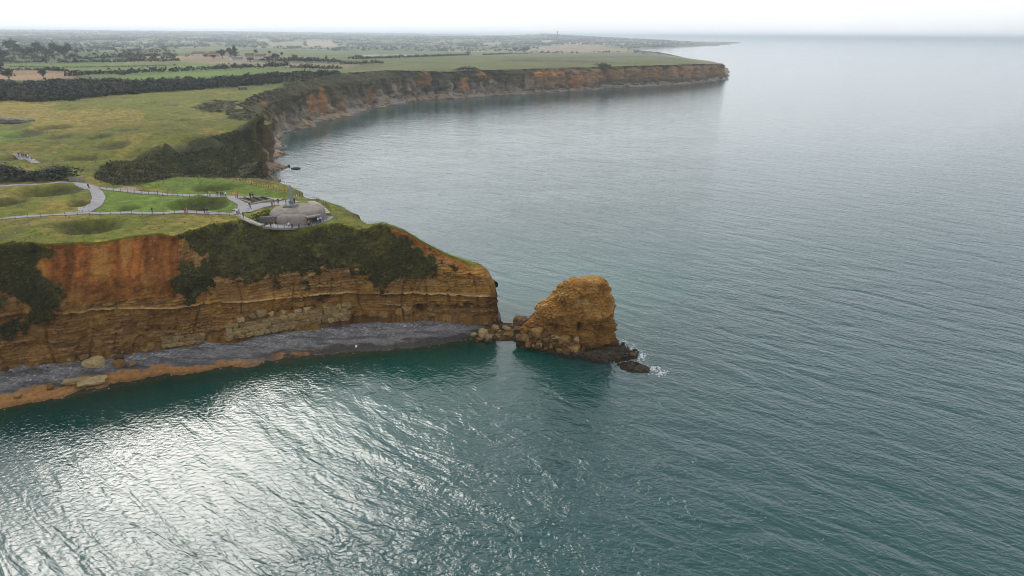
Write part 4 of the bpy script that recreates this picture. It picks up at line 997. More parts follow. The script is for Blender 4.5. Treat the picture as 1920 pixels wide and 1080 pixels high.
# ---------------------------------------------------------------- solid helpers
def box(c, s, rz=0.0, taper=1.0, bev=0.0):
    x, y, z = np.array(s) / 2
    V = np.array([[-x, -y, -z], [x, -y, -z], [x, y, -z], [-x, y, -z], [-x * taper, -y * taper, z], [x * taper, -y * taper, z], [x * taper, y * taper, z], [-x * taper, y * taper, z]])
    ca, sa = math.cos(rz), math.sin(rz)
    V = np.stack([V[:, 0] * ca - V[:, 1] * sa, V[:, 0] * sa + V[:, 1] * ca, V[:, 2]], 1) + np.array(c)
    return V, np.array([[0, 3, 2, 1], [4, 5, 6, 7], [0, 1, 5, 4], [1, 2, 6, 5], [2, 3, 7, 6], [3, 0, 4, 7]])
def solid(name, parts, mat, parent=None, smooth=False, **pr):
    return link(name, mesh_np(name, *joinm(parts), smooth), mat, parent, **pr)
def rock_mesh(seed, slab=1.0, cuts=7, sub=3):
    bm = bmesh.new(); bmesh.ops.create_icosphere(bm, subdivisions=sub, radius=1.0)
    g = np.random.default_rng(seed); V = np.array([v.co for v in bm.verts]); F = np.array([[l.index for l in f.verts] for f in bm.faces]); bm.free()
    for _ in range(cuts):                                   # fracture faces
        n = g.normal(size=3); n /= np.linalg.norm(n); d = g.uniform(.45, .8); e = V @ n - d
        V = V - np.maximum(e, 0)[:, None] * n * 0.94
    for ax in range(3):
        for sg in (-1, 1):
            n = np.zeros(3); n[ax] = sg; n += g.normal(size=3) * .12; n /= np.linalg.norm(n); e = V @ n - g.uniform(.58, .72); V = V - np.maximum(e, 0)[:, None] * n * .95
    V = V + 0.09 * np.stack([fbm(V[:, 0] * 2.2, V[:, 1] * 2.2, V[:, 2] * 2.2 + k * 7, 3, seed) for k in range(3)], 1)
    V[:, 2] += 0.05 * np.tanh(5 * noise(V[:, 2] * 5, V[:, 0], 0, seed)); V *= 1 / 0.68
    V[:, 2] *= slab
    V = V + 0.05 * g.normal(size=V.shape) * (np.arange(len(V)) % 3 == 0)[:, None]
    return V, F
def mat_rock(name, col, dark=0.55):
    t = NT(name); tcn = t.n('TexCoord'); oi = t.n('ObjectInfo')
    n1 = t.noise(2.4, tcn.outputs['Object'], 5, .65); n2 = t.noise(1.2, t.pos((1, 1, 4)), 4, .6)
    s = t.math('ADD', t.math('MULTIPLY', n1, .6), t.math('MULTIPLY', n2, .4))
    f = t.ramp(s, [(.35, dark), (.5, 1.0), (.65, 1.4)])
    tone = t.math('MULTIPLY_ADD', oi.outputs['Random'], 0.6, 0.7)
    z = t.n('SeparateXYZ', Vector=t.pos()).outputs['Z']
    wet = t.ramp(t.math('MULTIPLY_ADD', n1, 0.8, t.math('MULTIPLY', z, 0.5)), [(0.45, (0.16, 0.15, 0.10)), (0.95, (1, 1, 1))])   # weed and wet below the tide mark
    cc = t.mixc(1.0, t.mixc(1.0, tuple(col), f, 'MULTIPLY'), wet, 'MULTIPLY')
    hv = t.n('VectorMath', _operation='SCALE'); t.l(cc, hv.inputs[0]); t.l(tone, hv.inputs['Scale'])
    t.bump(s, .3)
    return t.base(hv.outputs[0], .95, .15)
M_RK_OCHRE = mat_rock('ochre_rock', (0.23, 0.135, 0.050)); M_RK_PALE = mat_rock('pale_limestone', (0.31, 0.225, 0.11), .7); M_RK_BROWN = mat_rock('brown_rock', (0.125, 0.075, 0.034)); M_RK_TAN = mat_rock('tan_rock', (0.235, 0.165, 0.075), .6); M_RK_DARK = mat_rock('dark_rock', (0.095, 0.078, 0.055)); M_RK_GREY = mat_rock('grey_rock', (0.20, 0.18, 0.15))
RKS = [mesh_np('boulder', *rock_mesh(500 + i, 1.0, 6), False) for i in range(7)]
BLKS = [mesh_np('stone_block', *rock_mesh(520 + i, 0.62, 0), False) for i in range(5)]
for m in RKS + BLKS: m.materials.append(M_RK_OCHRE)
nb_ = [0]
def boulder(pos, s, mat, label, group=None, name='boulder', protos=RKS, rz=None, tilt=(0, 0), cat='boulder', idx=None):
    nb_[0] += 1; g = np.random.default_rng(900 + nb_[0])
    o = bpy.data.objects.new(name, protos[(nb_[0] if idx is None else idx) % len(protos)]); COL.objects.link(o)
    o.location = pos; o.scale = s if hasattr(s, '__len__') else (s * g.uniform(.85, 1.15), s * g.uniform(.8, 1.1), s * g.uniform(.6, .95))
    o.rotation_euler = (tilt[0], tilt[1], g.uniform(0, 6.28) if rz is None else rz)
    o.material_slots[0].link = 'OBJECT'; o.material_slots[0].material = mat
    o['label'] = label; o['category'] = cat
    if group: o['group'] = group
    return o
def pxm(p): return np.linalg.norm(np.asarray(p) - [0, 0, CAM_Z]) / F_PX      # metres per photo pixel there

# ---------------------------------------------------------------- rocks that can be told apart
BIG = [  # px, py (foot), width px, height px, material, label
    (905, 637, 20, 20, M_RK_PALE, 'pale upright boulder at the left end of the rocks bridging to the stack', 0), (917, 641, 16, 15, M_RK_PALE, 'pale rounded boulder right of the upright one on the rock bridge', 1),
    (889, 634, 12, 8, M_RK_PALE, 'small pale rock lying alone at the end of the shingle', 2), (928, 624, 18, 12, M_RK_OCHRE, 'brown boulder behind the pale pair on the rock bridge', 3), (955, 634, 22, 9, M_RK_OCHRE, 'flat ochre slab in the middle of the rock bridge', 4),
    (976, 611, 26, 20, M_RK_BROWN, 'big dark brown boulder leaning on the left foot of the stack', 5), (975, 628, 24, 18, M_RK_BROWN, 'round brown boulder below the big dark one', 6), (977, 638, 18, 11, M_RK_BROWN, 'dark wet boulder at the water left of the stack', 0),
    (1009, 628, 26, 18, M_RK_OCHRE, 'angular ochre block against the stack foot', 1), (1000, 634, 20, 15, M_RK_BROWN, 'dark boulder under the angular ochre block', 2), (987, 640, 14, 14, M_RK_OCHRE, 'upright ochre rock by the water left of the stack', 3),
    (1058, 645, 24, 18, M_RK_OCHRE, 'large rounded ochre boulder before the middle of the stack', 4), (1080, 643, 12, 14, M_RK_PALE, 'pale pointed rock right of the large rounded boulder', 5), (1042, 640, 16, 10, M_RK_PALE, 'pale flat block left of the large rounded boulder', 6),
    (1076, 660, 30, 14, M_RK_OCHRE, 'yellowish low rock mass at the water under the stack', 0), (1025, 640, 18, 10, M_RK_OCHRE, 'low ochre boulder left of the stack centre', 1), (1012, 652, 14, 9, M_RK_PALE, 'pale low rock at the waterline left of centre', 2),
    (452, 605, 15, 11, M_RK_PALE, 'small pale rock at the left end on the block ledge', 0), (470, 598, 14, 9, M_RK_PALE, 'low pale rock second from the left on the ledge', 3), (488, 595, 20, 14, M_RK_PALE, 'biggest pale boulder on the stone block ledge', 2), (508, 593, 12, 9, M_RK_PALE, 'pale boulder right of the biggest on the ledge', 1),
    (530, 590, 11, 8, M_RK_PALE, 'round pale rock near the middle of the ledge', 5), (559, 588, 12, 8, M_RK_PALE, 'pale rock toward the right end of the ledge', 4), (575, 585, 12, 8, M_RK_PALE, 'last pale rock on the right of the ledge', 6),
    (698, 593, 20, 12, M_RK_OCHRE, 'ochre boulder at the cliff foot above the blue bag', 1), (720, 594, 22, 10, M_RK_OCHRE, 'flat ochre boulder beside another at the cliff foot', 3), (747, 591, 12, 12, M_RK_OCHRE, 'small upright boulder left of the cave mouth', 5), (762, 588, 18, 14, M_RK_OCHRE, 'boulder at the left lip of the cave mouth', 6),
    (812, 594, 16, 9, M_RK_OCHRE, 'boulder at the right lip of the cave mouth', 2), (640, 594, 22, 10, M_RK_OCHRE, 'ochre boulder right of the stacked blocks', 4),
    (174, 690, 27, 19, M_RK_PALE, 'pale squared slab standing on the grey shingle', 0), (222, 690, 18, 14, M_RK_OCHRE, 'brown rock right of the squared slab', 1), (222, 677, 14, 10, M_RK_BROWN, 'small dark rock behind the brown rock', 2), (248, 687, 12, 6, M_RK_OCHRE, 'low rock on the shingle far right of the squared slab', 3), (32, 748, 10, 6, M_RK_OCHRE, 'small pale stone on the orange sand at the left', 4),
    (93, 732, 10, 9, M_RK_OCHRE, 'small pointed rock where shingle meets orange sand', 5),
    (554, 319, 15, 2.5, M_RK_DARK, 'flat dark rock in the water off the inlet', 1), (541, 314, 6, 3, M_RK_DARK, 'tiny dark rock close to the inlet shore', 2)]
for px, py, wpx, hpx, mt, lab, ix in BIG:
    p, _, _ = hit(px, py - 2); k = pxm(p); w_, h_ = wpx * k / 2, hpx * k / 2
    boulder((p[0], p[1] + w_ * .4, p[2] + h_ * .62), (w_, w_ * .85, h_ * 1.05), mt, lab, None, protos=BLKS if 'slab' in lab or 'leaning' in lab else RKS, idx=ix)
for (px, py, L_, W_, T_, rz, lab, tl) in [(147, 722, 5.6, 2.6, 0.8, 0.62, 'long tilted tan slab lying across the orange sand', (-.12, .1)), (172, 726, 6.2, 2.8, 0.9, 0.42, 'tan slab in front, rightmost of the two fallen slabs', (.16, -.08))]:
    p, _, _ = hit(px, py - 6); boulder((p[0], p[1], p[2] + .45), (L_ / 2, W_ / 2, T_ / 1.1), M_RK_PALE, lab, 'fallen slabs on the sand', 'rock_slab', BLKS, rz, tl, 'rock slab')
# rubble heaps: bridge to the stack, stack foot, reef
RUB = [([(880, 634), (905, 622), (940, 612), (968, 612), (968, 636), (930, 640), (905, 646), (882, 638)], 46, 4.0, 12, (M_RK_OCHRE, M_RK_PALE, M_RK_OCHRE), 'stone of the rock bridge to the stack', 'rubble of the rock bridge'),
       ([(966, 622), (1000, 622), (1040, 632), (1085, 642), (1110, 652), (1105, 668), (1060, 668), (1010, 656), (966, 640)], 72, 5, 14, (M_RK_OCHRE, M_RK_BROWN, M_RK_OCHRE, M_RK_BROWN), 'stone heaped at the stack foot', 'rubble at the stack foot'),
       ([(1085, 662), (1160, 660), (1190, 660), (1192, 672), (1160, 677), (1110, 672)], 24, 5, 14, (M_RK_DARK, M_RK_BROWN, M_RK_DARK), 'weedy stone on the reef under the stack', 'reef stones by the stack'),
       ([(1156, 640), (1168, 645), (1200, 663), (1190, 672), (1165, 655)], 14, 3, 8, (M_RK_DARK, M_RK_GREY), 'stone of the spit right of the stack', 'stones of the spit'),
       ([(1156, 683), (1180, 678), (1205, 685), (1216, 694), (1200, 698), (1165, 690)], 18, 4, 10, (M_RK_BROWN, M_RK_DARK, M_RK_GREY), 'stone of the separate outer reef', 'stones of the outer reef'),
       ([(4, 692), (120, 676), (300, 645), (420, 632), (415, 642), (300, 656), (120, 688), (4, 706)], 30, 3, 11, (M_RK_OCHRE, M_RK_BROWN, M_RK_OCHRE, M_RK_PALE), 'rock fallen left of the long block ledge', 'rocks along the cliff foot'),
       ([(650, 596), (750, 591), (900, 597), (900, 604), (760, 600), (655, 606)], 14, 3, 8, (M_RK_OCHRE, M_RK_BROWN), 'rock fallen right of the long block ledge', 'rocks along the cliff foot'),
       ([(905, 606), (935, 598), (950, 604), (945, 612), (912, 612)], 10, 4, 9, (M_RK_BROWN, M_RK_OCHRE), 'stone at the headland tip', 'stones at the headland tip')]
for g_, n_, lo_, hi_, mts, lab, grp in RUB:
    g = np.random.default_rng(len(g_) * 31 + n_); q = []
    bx0, by0 = np.min(g_, 0); bx1, by1 = np.max(g_, 0)
    while len(q) < n_:
        a = g.uniform(bx0, bx1), g.uniform(by0, by1)
        if in_poly(np.array([a[0]]), np.array([a[1]]), g_)[0]: q.append(a)
    for i, (px, py) in enumerate(q):
        p, _, nm = hit(px, py); k = pxm(p); s = (lo_ + (hi_ - lo_) * g.random() ** 2.2) * k / 2
        mt = mts[i % len(mts)]; fx = (px - bx0) / (bx1 - bx0); fy = (py - by0) / (by1 - by0)
        tone = {'ochre_rock': 'ochre', 'pale_limestone': 'pale', 'brown_rock': 'brown', 'dark_rock': 'blackish', 'grey_rock': 'grey'}[mt.name]
        size = 'large' if s > (lo_ + .45 * (hi_ - lo_)) * k / 2 else 'small'; side = ('left end', 'left half', 'right half', 'right end')[min(3, int(fx * 4))]
        boulder((p[0], p[1], p[2] + s * .25), s, mt, f"{size} {tone} {lab}, {side}, {'by the near water' if fy > .5 else 'on the far side'}", grp)
# low rock platforms that carry the rubble
def platform(pts, hgt, seed, mat, label, name='rock_platform'):
    c = np.array([P(a, b, 0) for a, b in pts]); m = c.mean(0); n = 90; th = np.linspace(0, 2 * np.pi, n, endpoint=False)
    an = np.arctan2(c[:, 1] - m[1], c[:, 0] - m[0]); o = np.argsort(an); rd = np.hypot(c[:, 0] - m[0], c[:, 1] - m[1])[o]; an = an[o]
    rad = np.interp(th, np.concatenate([an - 2 * np.pi, an, an + 2 * np.pi]) % 1e9 if False else np.concatenate([an - 2 * np.pi, an, an + 2 * np.pi]), np.tile(rd, 3))
    tt = np.linspace(0, 1.15, 22); V = np.zeros((n, 22, 3))
    x = m[0] + rad[:, None] * tt * np.cos(th)[:, None]; y = m[1] + rad[:, None] * tt * np.sin(th)[:, None]
    V[..., 0] = x; V[..., 1] = y
    V[..., 2] = hgt * (1 - tt[None] ** 3) * (0.7 + .6 * fbm(x / 2, y / 2, 0, 4, seed)) + np.tanh(3 * noise(x / .9, y / .9, 0, seed + 1)) * .14 * hgt - .05 - 0.8 * sstep(.95, 1.15, tt)[None]
    i = np.arange(n)[:, None] * 22 + np.arange(21)[None]; j = (np.arange(n)[:, None] + 1) % n * 22 + np.arange(21)[None]
    return link(name, mesh_np(name, V.reshape(-1, 3), np.stack([i, i + 1, j + 1, j], -1).reshape(-1, 4)), mat, None, label=label, category='reef')
platform([(884, 634), (915, 616), (968, 606), (985, 618), (972, 636), (930, 638), (905, 642)], .7, 601, M_RK_OCHRE, 'low rock shelf joining the headland tip to the stack')
platform([(985, 640), (1100, 636), (1178, 652), (1196, 668), (1170, 679), (1090, 673), (1030, 664)], 1.0, 603, M_RK_DARK, 'dark weedy rock shelf round the foot of the stack')
platform([(1158, 684), (1180, 677), (1206, 684), (1222, 697), (1195, 699)], .6, 605, M_RK_DARK, 'separate low dark reef in the foam off the stack')

# ledges of squared stone blocks at the cliff foot
def ledge(path, courses, bw, bh, label, seed):
    pts = [hit(a, b - 1)[0] for a, b in path]; pts = np.array(pts); d = np.concatenate([[0], np.cumsum(np.linalg.norm(np.diff(pts[:, :2], axis=0), axis=1))])
    o = empty('block_ledge', pts.mean(0), label=label, category='rock ledge', group='fallen block ledges under the cliff'); g = np.random.default_rng(seed); org = pts.mean(0)
    for c_ in range(courses):
        s = g.uniform(0, bw * .5)
        while s < d[-1]:
            wv = bw * g.uniform(.7, 1.35); q = np.array([np.interp(s + wv / 2, d, pts[:, k]) for k in range(3)])
            q2 = np.array([np.interp(min(s + wv, d[-1]), d, pts[:, k]) for k in range(3)]); dr = q2 - q; rz = math.atan2(dr[1], dr[0] + 1e-6)
            b = bpy.data.objects.new('stone_block', BLKS[int(g.integers(5))]); COL.objects.link(b); b.parent = o
            b.location = q - org + np.array([g.normal() * .1, 0.35 * c_ + g.normal() * .15, bh * (c_ + .35)]); b.rotation_euler = (g.normal() * .05, g.normal() * .05, rz + g.normal() * .08)
            b.scale = (wv * .56, bw * .75, bh * .95 * g.uniform(.9, 1.15)); b.material_slots[0].link = 'OBJECT'; b.material_slots[0].material = M_RK_TAN
            s += wv
ledge([(420, 636), (450, 631), (490, 624), (540, 614), (600, 603)], 4, 1.6, .82, 'long ledge of squared tan blocks at the cliff foot', 71)
ledge([(300, 650), (335, 645), (378, 640)], 3, 1.5, .7, 'short ledge of tan blocks left of the long one', 72)
ledge([(600, 603), (625, 600), (650, 597)], 4, 1.9, .95, 'stacked squared blocks at the right end of the long ledge', 73)

# ---------------------------------------------------------------- paths
M_PATH = mat_plain('concrete_path', (0.24, 0.235, 0.24), .9, .15, .5)
def path(pxs, wid, lift=0.16, name='path', mat=None):
    pts = gpts(pxs)[:, :2]; d = np.concatenate([[0], np.cumsum(np.linalg.norm(np.diff(pts, axis=0), axis=1))]); s = np.arange(0, d[-1], .6)
    q = np.stack([np.interp(s, d, pts[:, k]) for k in range(2)], 1)
    for _ in range(8): q[1:-1] = (q[:-2] + 2 * q[1:-1] + q[2:]) / 4
    t = np.gradient(q, axis=0); t /= np.linalg.norm(t, axis=1)[:, None]; nrm = np.stack([-t[:, 1], t[:, 0]], 1)
    off = np.array([-.5, -.5, -.3, 0, .3, .5, .5]) * 1.0
    V = np.zeros((len(q), 7, 3)); V[..., :2] = q[:, None] + nrm[:, None] * off[None, :, None] * wid; z = H(V[..., 0], V[..., 1])
    zz = np.maximum(z, z[:, 3:4] * .5 + z * .5) + lift; V[..., 2] = zz; V[:, 0, 2] -= .6; V[:, -1, 2] -= .6
    return link(name, mesh_np(name, V.reshape(-1, 3), grid_faces(len(q), 7)[:, ::-1], False), mat or M_PATH, kind='structure')
path([(-40, 350), (30, 348), (60, 346.5), (100, 343.5), (135, 343), (152, 346), (166, 351)], 2.4, .14)
path([(150, 345), (168, 351), (181, 360), (186, 371), (180, 383), (166, 393), (150, 400)], 3.6, .15)
path([(166, 351), (190, 352.5), (225, 357), (262, 361), (305, 364.5), (350, 367), (400, 368), (432, 369.5), (470, 371), (505, 373), (530, 376)], 2.6, .16)
path([(-30, 412), (40, 407.5), (80, 405), (120, 402), (155, 400), (200, 400.5), (300, 400.5), (400, 401), (442, 402)], 2.5, .17)
path([(430, 369), (445, 378), (458, 386), (455, 395), (442, 402)], 3.2, .18)
path([(452, 397), (475, 389), (505, 384), (535, 381), (556, 377)], 6.0, .19)
path([(500, 423.5), (530, 426), (560, 425), (588, 420.5), (606, 414), (614, 406)], 3.6, .2)
path([(-40, 288), (10, 290), (36, 294), (55, 299), (68, 307)], 2.8, .16)
path([(228, 352), (262, 358)], 4.5, .1, 'worn_path', mat_plain('bare_earth', (.24, .18, .11), .95, .25, .6))

# ---------------------------------------------------------------- the bunker and the monument
M_CONC = mat_plain('old_concrete', (0.225, 0.198, 0.172), .95, .22, .7, .1); M_CONC_D = mat_plain('stained_concrete', (0.12, 0.11, 0.10), .95, .3, .8, .1); M_DARK = mat_plain('dark_opening', (.03, .03, .03), .95, .1, 1)
M_GRANITE = mat_plain('grey_granite', (0.22, 0.235, 0.235), .8, .15, 3)
bc = ground(552, 410); bk = pxm(bc)
bun = empty('bunker', bc, 0.10, label='low domed concrete bunker on the headland edge under the stone shaft', category='bunker')
def dome(cx, cy, ax, ay, prof_, n=90, e=2.6, seed=1, bulge=0.0):
    th = np.linspace(0, 2 * np.pi, n, endpoint=False); V = np.zeros((n, len(prof_), 3)); ct, sn = np.cos(th), np.sin(th)
    for k, (s, z) in enumerate(prof_):
        V[:, k, 0] = cx + ax * s * np.sign(ct) * np.abs(ct) ** (2 / e); V[:, k, 1] = cy + ay * s * np.sign(sn) * np.abs(sn) ** (2 / e); V[:, k, 2] = z
    V[..., :2] += .10 * fbm(V[..., 0] / 1.5, V[..., 1] / 1.5, V[..., 2] / 1.5, 3, seed)[..., None]; V[..., 2] += .07 * fbm(V[..., 0] / 1.2, V[..., 1] / 1.2, 3, 3, seed + 1)
    i = np.arange(n)[:, None] * len(prof_) + np.arange(len(prof_) - 1)[None]; j = (np.arange(n)[:, None] + 1) % n * len(prof_) + np.arange(len(prof_) - 1)[None]
    return V.reshape(-1, 3), np.stack([i, j, j + 1, i + 1], -1).reshape(-1, 4)
pf = [(1.0, -1.5), (1.0, .2), (1.0, .8), (.995, 1.3), (.985, 1.7), (.95, 2.15), (.88, 2.55), (.78, 2.85), (.62, 3.05), (.4, 3.15), (.2, 3.2), (.02, 3.2)]
W2 = 46 * bk
solid('roof_dome', [dome(1.0, .6, W2 * 1.02, 6.9, [(s, z * 1.12) for s, z in pf], seed=701)], M_CONC, bun, True)
solid('front_bulge', [dome(.9, -4.0, W2 * .66, 3.8, [(s, z * .88) for s, z in pf], seed=703)], M_CONC, bun, True)
solid('wing_wall', [box((-W2 * .80, -5.2, .55), (W2 * .62, 1.2, 2.9), .06)], M_CONC_D, bun)
solid('embrasure', [box((W2 * .80, -5.0, 1.15), (W2 * .52, 2.6, 1.3), .66)], M_DARK, bun)
solid('lintel', [box((W2 * .79, -4.95, 2.0), (W2 * .58, 3.0, .42), .66)], M_CONC, bun)
solid('sill', [box((W2 * .80, -5.02, .25), (W2 * .56, 2.9, .5), .66)], M_CONC_D, bun)
pl = np.array([547, 391]); zb = bc[2] + 3.1; pm = P(548, 387.5, zb + .35)
mon = empty('monument', pm, 0.10, label='tall grey pointed stone shaft on a stepped base atop the bunker', category='monument')
mk = pxm(pm)
solid('plinth', [box((-.4, .1, .05), (25 * mk, 3.0, .5))], M_CONC_D, mon); solid('step', [box((-.2, .15, .45), (15 * mk, 2.2, .32))], M_GRANITE, mon)
hs = 35 * mk
def shaft(w0, d0, h):
    lv = [(1.0, 0), (.94, .25), (.86, .5), (.76, .75), (.62, .88), (.34, .97), (.1, 1.0)]; V, Fc = [], []
    for s, z in lv:
        for a in range(8):
            t = a * math.pi / 4 + math.pi / 8; V.append((math.cos(t) * w0 * s * (1 + .05 * math.sin(a * 5 + z * 7)) - .1 * z, math.sin(t) * d0 * s, z * h))
    for k in range(len(lv) - 1):
        for a in range(8): Fc.append([k * 8 + a, k * 8 + (a + 1) % 8, (k + 1) * 8 + (a + 1) % 8, (k + 1) * 8 + a])
    return np.array(V), np.array(Fc)
v_, f_ = shaft(3.9 * mk, 2.8 * mk, hs); v_[:, 2] += .6
solid('shaft', [(v_, f_)], M_GRANITE, mon)
solid('plaque', [box((0, -2.42 * mk, 1.3), (.7, .08, .5))], M_CONC_D, mon)
# grass bank left of the bunker
p = scatter([(462, 412), (480, 400), (500, 393), (512, 396), (508, 414), (496, 424), (470, 416)], 160, 711); r_ = RNG.uniform(.25, .6, len(p))
addcloud(*leaf_cloud(p, np.stack([r_ * 1.5, r_ * 1.5, r_], 1), 16, r_ * .28, lerp(C_SCRUB * 1.2, C_LAWN * .7, RNG.random((len(p), 1))), .35, 713)); flush('bank_scrub', kind='stuff')

# ---------------------------------------------------------------- stairs, bed, hurdle, board, ruins
M_STEP = mat_plain('pale_concrete', (0.33, 0.31, 0.28), .9, .15, 1.2)
def stair(pxs, n, wid, label):
    pts = gpts(pxs); d = np.concatenate([[0], np.cumsum(np.linalg.norm(np.diff(pts[:, :2], axis=0), axis=1))]); o = empty('stairway', pts.mean(0), label=label, category='stairs'); org = pts.mean(0); dep = d[-1] / n
    me_ = mesh_np('stair_tread', *box((0, 0, 0), (1, 1, 1)), False); me_.materials.append(M_STEP)
    for i in range(n):
        s = (i + .5) * dep; q = np.array([np.interp(s, d, pts[:, k]) for k in range(3)]); q2 = np.array([np.interp(s + .1, d, pts[:, k]) for k in range(3)]); rz = math.atan2(q2[1] - q[1], q2[0] - q[0])
        t_ = bpy.data.objects.new('tread', me_); COL.objects.link(t_); t_.parent = o; t_.location = q - org + [0, 0, .16 + .05 * (i % 2)]; t_.rotation_euler = (0, 0, rz); t_.scale = (dep * .72, wid, .34)
stair([(582, 379), (594, 385), (604, 393), (612, 402)], 14, 2.4, 'pale steps curving down the right side of the bunker')
stair([(446, 404), (458, 411), (474, 418), (492, 424)], 12, 1.6, 'row of pale steps descending left of the bunker')
M_SOIL = mat_plain('bed_soil', (.06, .05, .035), .95, .3, 2)
pb = ground(478, 379); bed = empty('planting_bed', pb, 0, label='triangular planting bed with pale kerbs beside the viewing area', category='planting bed')
bp = gpts([(446, 372.5), (470, 383), (512, 376), (500, 372)]) - pb
zt_ = 0.32
solid('soil', [(np.array([[*q[:2], q[2] + zt_] for q in bp] + [[*q[:2], q[2] - .4] for q in bp]), np.array([[0, 1, 2, 3], [4, 7, 6, 5], [0, 4, 5, 1], [1, 5, 6, 2], [2, 6, 7, 3], [3, 7, 4, 0]]))], M_SOIL, bed)
for a, b in ((0, 1), (1, 2), (2, 3), (3, 0)):
    m_ = (bp[a] + bp[b]) / 2; dv = bp[b] - bp[a]; solid('kerb', [box((m_[0], m_[1], m_[2] + .2), (np.linalg.norm(dv[:2]) + .2, .28, .55), math.atan2(dv[1], dv[0]))], M_STEP, bed)
q_ = np.array([lerp(lerp(bp[0], bp[1], u), lerp(bp[3], bp[2], u), v) for u in np.linspace(.1, .9, 9) for v in (.2, .5, .8)])
V, Fc, c_ = leaf_cloud(q_ + [0, 0, .5], np.full((len(q_), 3), .38), 16, .11, C_SCRUB2 * .8, .4, 715); part_of('plants', V, Fc, c_, bed)['kind'] = 'stuff'
p = ground(146, 341); k = pxm(p); hur = empty('wooden_hurdle', p, .05, label='pale slatted wooden hurdle standing beside the path junction', category='hurdle')
for i in range(5): solid('slat', [box((0, -.05 if i % 2 else .05, .35 + i * .34), (25 * k, .06, .22))], M_PALEWOOD, hur)
for sx_ in (-12 * k, 0, 12 * k): solid('fence_post', [box((sx_, 0, .9), (.14, .14, 2.1))], M_PALEWOOD, hur)
p = ground(152, 398); brd = empty('information_board', p, -.1, label='small white slanted information board at the lower path fork', category='sign')
solid('panel', [box((0, 0, 1.0), (1.5, .10, .75))], mat_plain('white_board', (.62, .62, .60), .6, .05, 1), brd)
for sx_ in (-.55, .55): solid('leg', [box((sx_, .02, .3), (.08, .08, .8))], M_WOODPOST, brd)
for px, py, wpx, hpx, lab in [(45, 231, 24, 8, 'broken grey concrete block with a pale top lying in the grass'), (6, 229, 24, 8, 'grey concrete block ruin at the left picture edge'), (14, 224, 12, 4, 'thin dark slab behind the left concrete ruin'), (36, 228, 7, 5, 'small dark boulder just left of the pale topped block')]:
    p = ground(px, py); k = pxm(p); boulder(p + [0, 0, hpx * k * .22], (wpx * k * .55, wpx * k * .4, hpx * k * .9), M_RK_GREY, lab, None, 'concrete_ruin', BLKS, .1, (0, .05), 'ruin')
p = ground(456, 168); k = pxm(p); ob = empty('observation_post', p, .1, label='small ruined lookout with pale flat roof slab on the clifftop', category='ruin')
solid('roof_slab', [box((0, 0, 4.2 * k), (16 * k, 4, .9 * k))], M_CONC, ob)
for sx_ in (-6, -1, 4): solid('pier', [box((sx_ * k, 0, 1.9 * k), (2.2 * k, 2.4, 4.0 * k))], M_CONC_D, ob)

# ---------------------------------------------------------------- fences
_pm = mesh_np('fence_post', *box((0, 0, .5), (.085, .085, 1.25)), False); _pm.materials.append(M_WOODPOST)
def fence(pxs, gap, h, label, wires=2, wr=.016):
    pts = gpts(pxs); d = np.concatenate([[0], np.cumsum(np.linalg.norm(np.diff(pts[:, :2], axis=0), axis=1))]); s = np.arange(0, d[-1], gap)
    q = np.stack([np.interp(s, d, pts[:, k]) for k in range(2)], 1); z = H(q[:, 0], q[:, 1]); org = np.array([*q.mean(0), z.mean()]); g = np.random.default_rng(int(pts[0, 0] * 7) % 999)
    o = empty('post_fence', org, label=label, category='fence')
    for a, zz_ in zip(q, z):
        b = bpy.data.objects.new('fence_post', _pm); COL.objects.link(b); b.parent = o; b.location = np.array([a[0], a[1], zz_]) - org; b.scale = (1, 1, h * g.uniform(.9, 1.12)); b.rotation_euler = (g.normal() * .04, g.normal() * .04, g.uniform(0, 1))
    for w_ in range(wires):
        l = np.stack([q[:, 0], q[:, 1], z + h * (.45 + .42 * w_)], 1) - org; solid('wire', [tube(l, [wr] * len(l), 3)], M_WOODPOST, o)
fence([(-20, 415), (80, 408.5), (165, 404), (300, 404), (445, 404)], 2.9, 1.25, 'post and wire fence along the seaward edge of the lower path')
fence([(188, 355), (225, 360), (262, 364), (305, 367.5), (350, 370), (400, 371), (436, 373)], 2.6, 1.2, 'post and wire fence below the upper path, beside the lawn')
fence([(398, 327), (430, 337), (470, 345), (510, 356), (542, 366)], 1.7, 1.3, 'dark closely spaced post fence on the back edge of the lawn')
fence([(-20, 344), (40, 341), (95, 337.5), (134, 336)], 3.2, 1.5, 'thin post fence above the upper path in front of the bushes')
fence([(496, 427), (525, 430), (560, 429), (592, 424), (614, 414), (621, 405)], 1.8, 1.1, 'low post and wire fence round the terrace before the bunker')
fence([(562, 366), (590, 374), (612, 386), (622, 398)], 1.8, 1.2, 'post fence on the right edge above the bunker steps')
fence([(190, 350), (205, 349), (232, 349), (262, 353)], 4.0, 1.6, 'four tall thin posts beyond the upper path')

# ---------------------------------------------------------------- small finds on the beach
p, _, _ = hit(628, 603); bagm = mat_plain('blue_cloth', (.03, .07, .28), .7, .2, 3)
boulder(p + [0, 0, .25], (.75, .5, .42), bagm, 'blue bag lying on dark shingle at the cliff foot', None, 'blue_bag', RKS, .3, (0, 0), 'bag', 3)
p, _, _ = hit(668, 651); boulder(p + [0, 0, .2], (.28, .26, .24), mat_plain('white_plastic', (.75, .75, .73), .5, .05, 2), 'white float washed up on the dark wet sand', None, 'white_float', RKS, .3, (0, 0), 'float', 4)
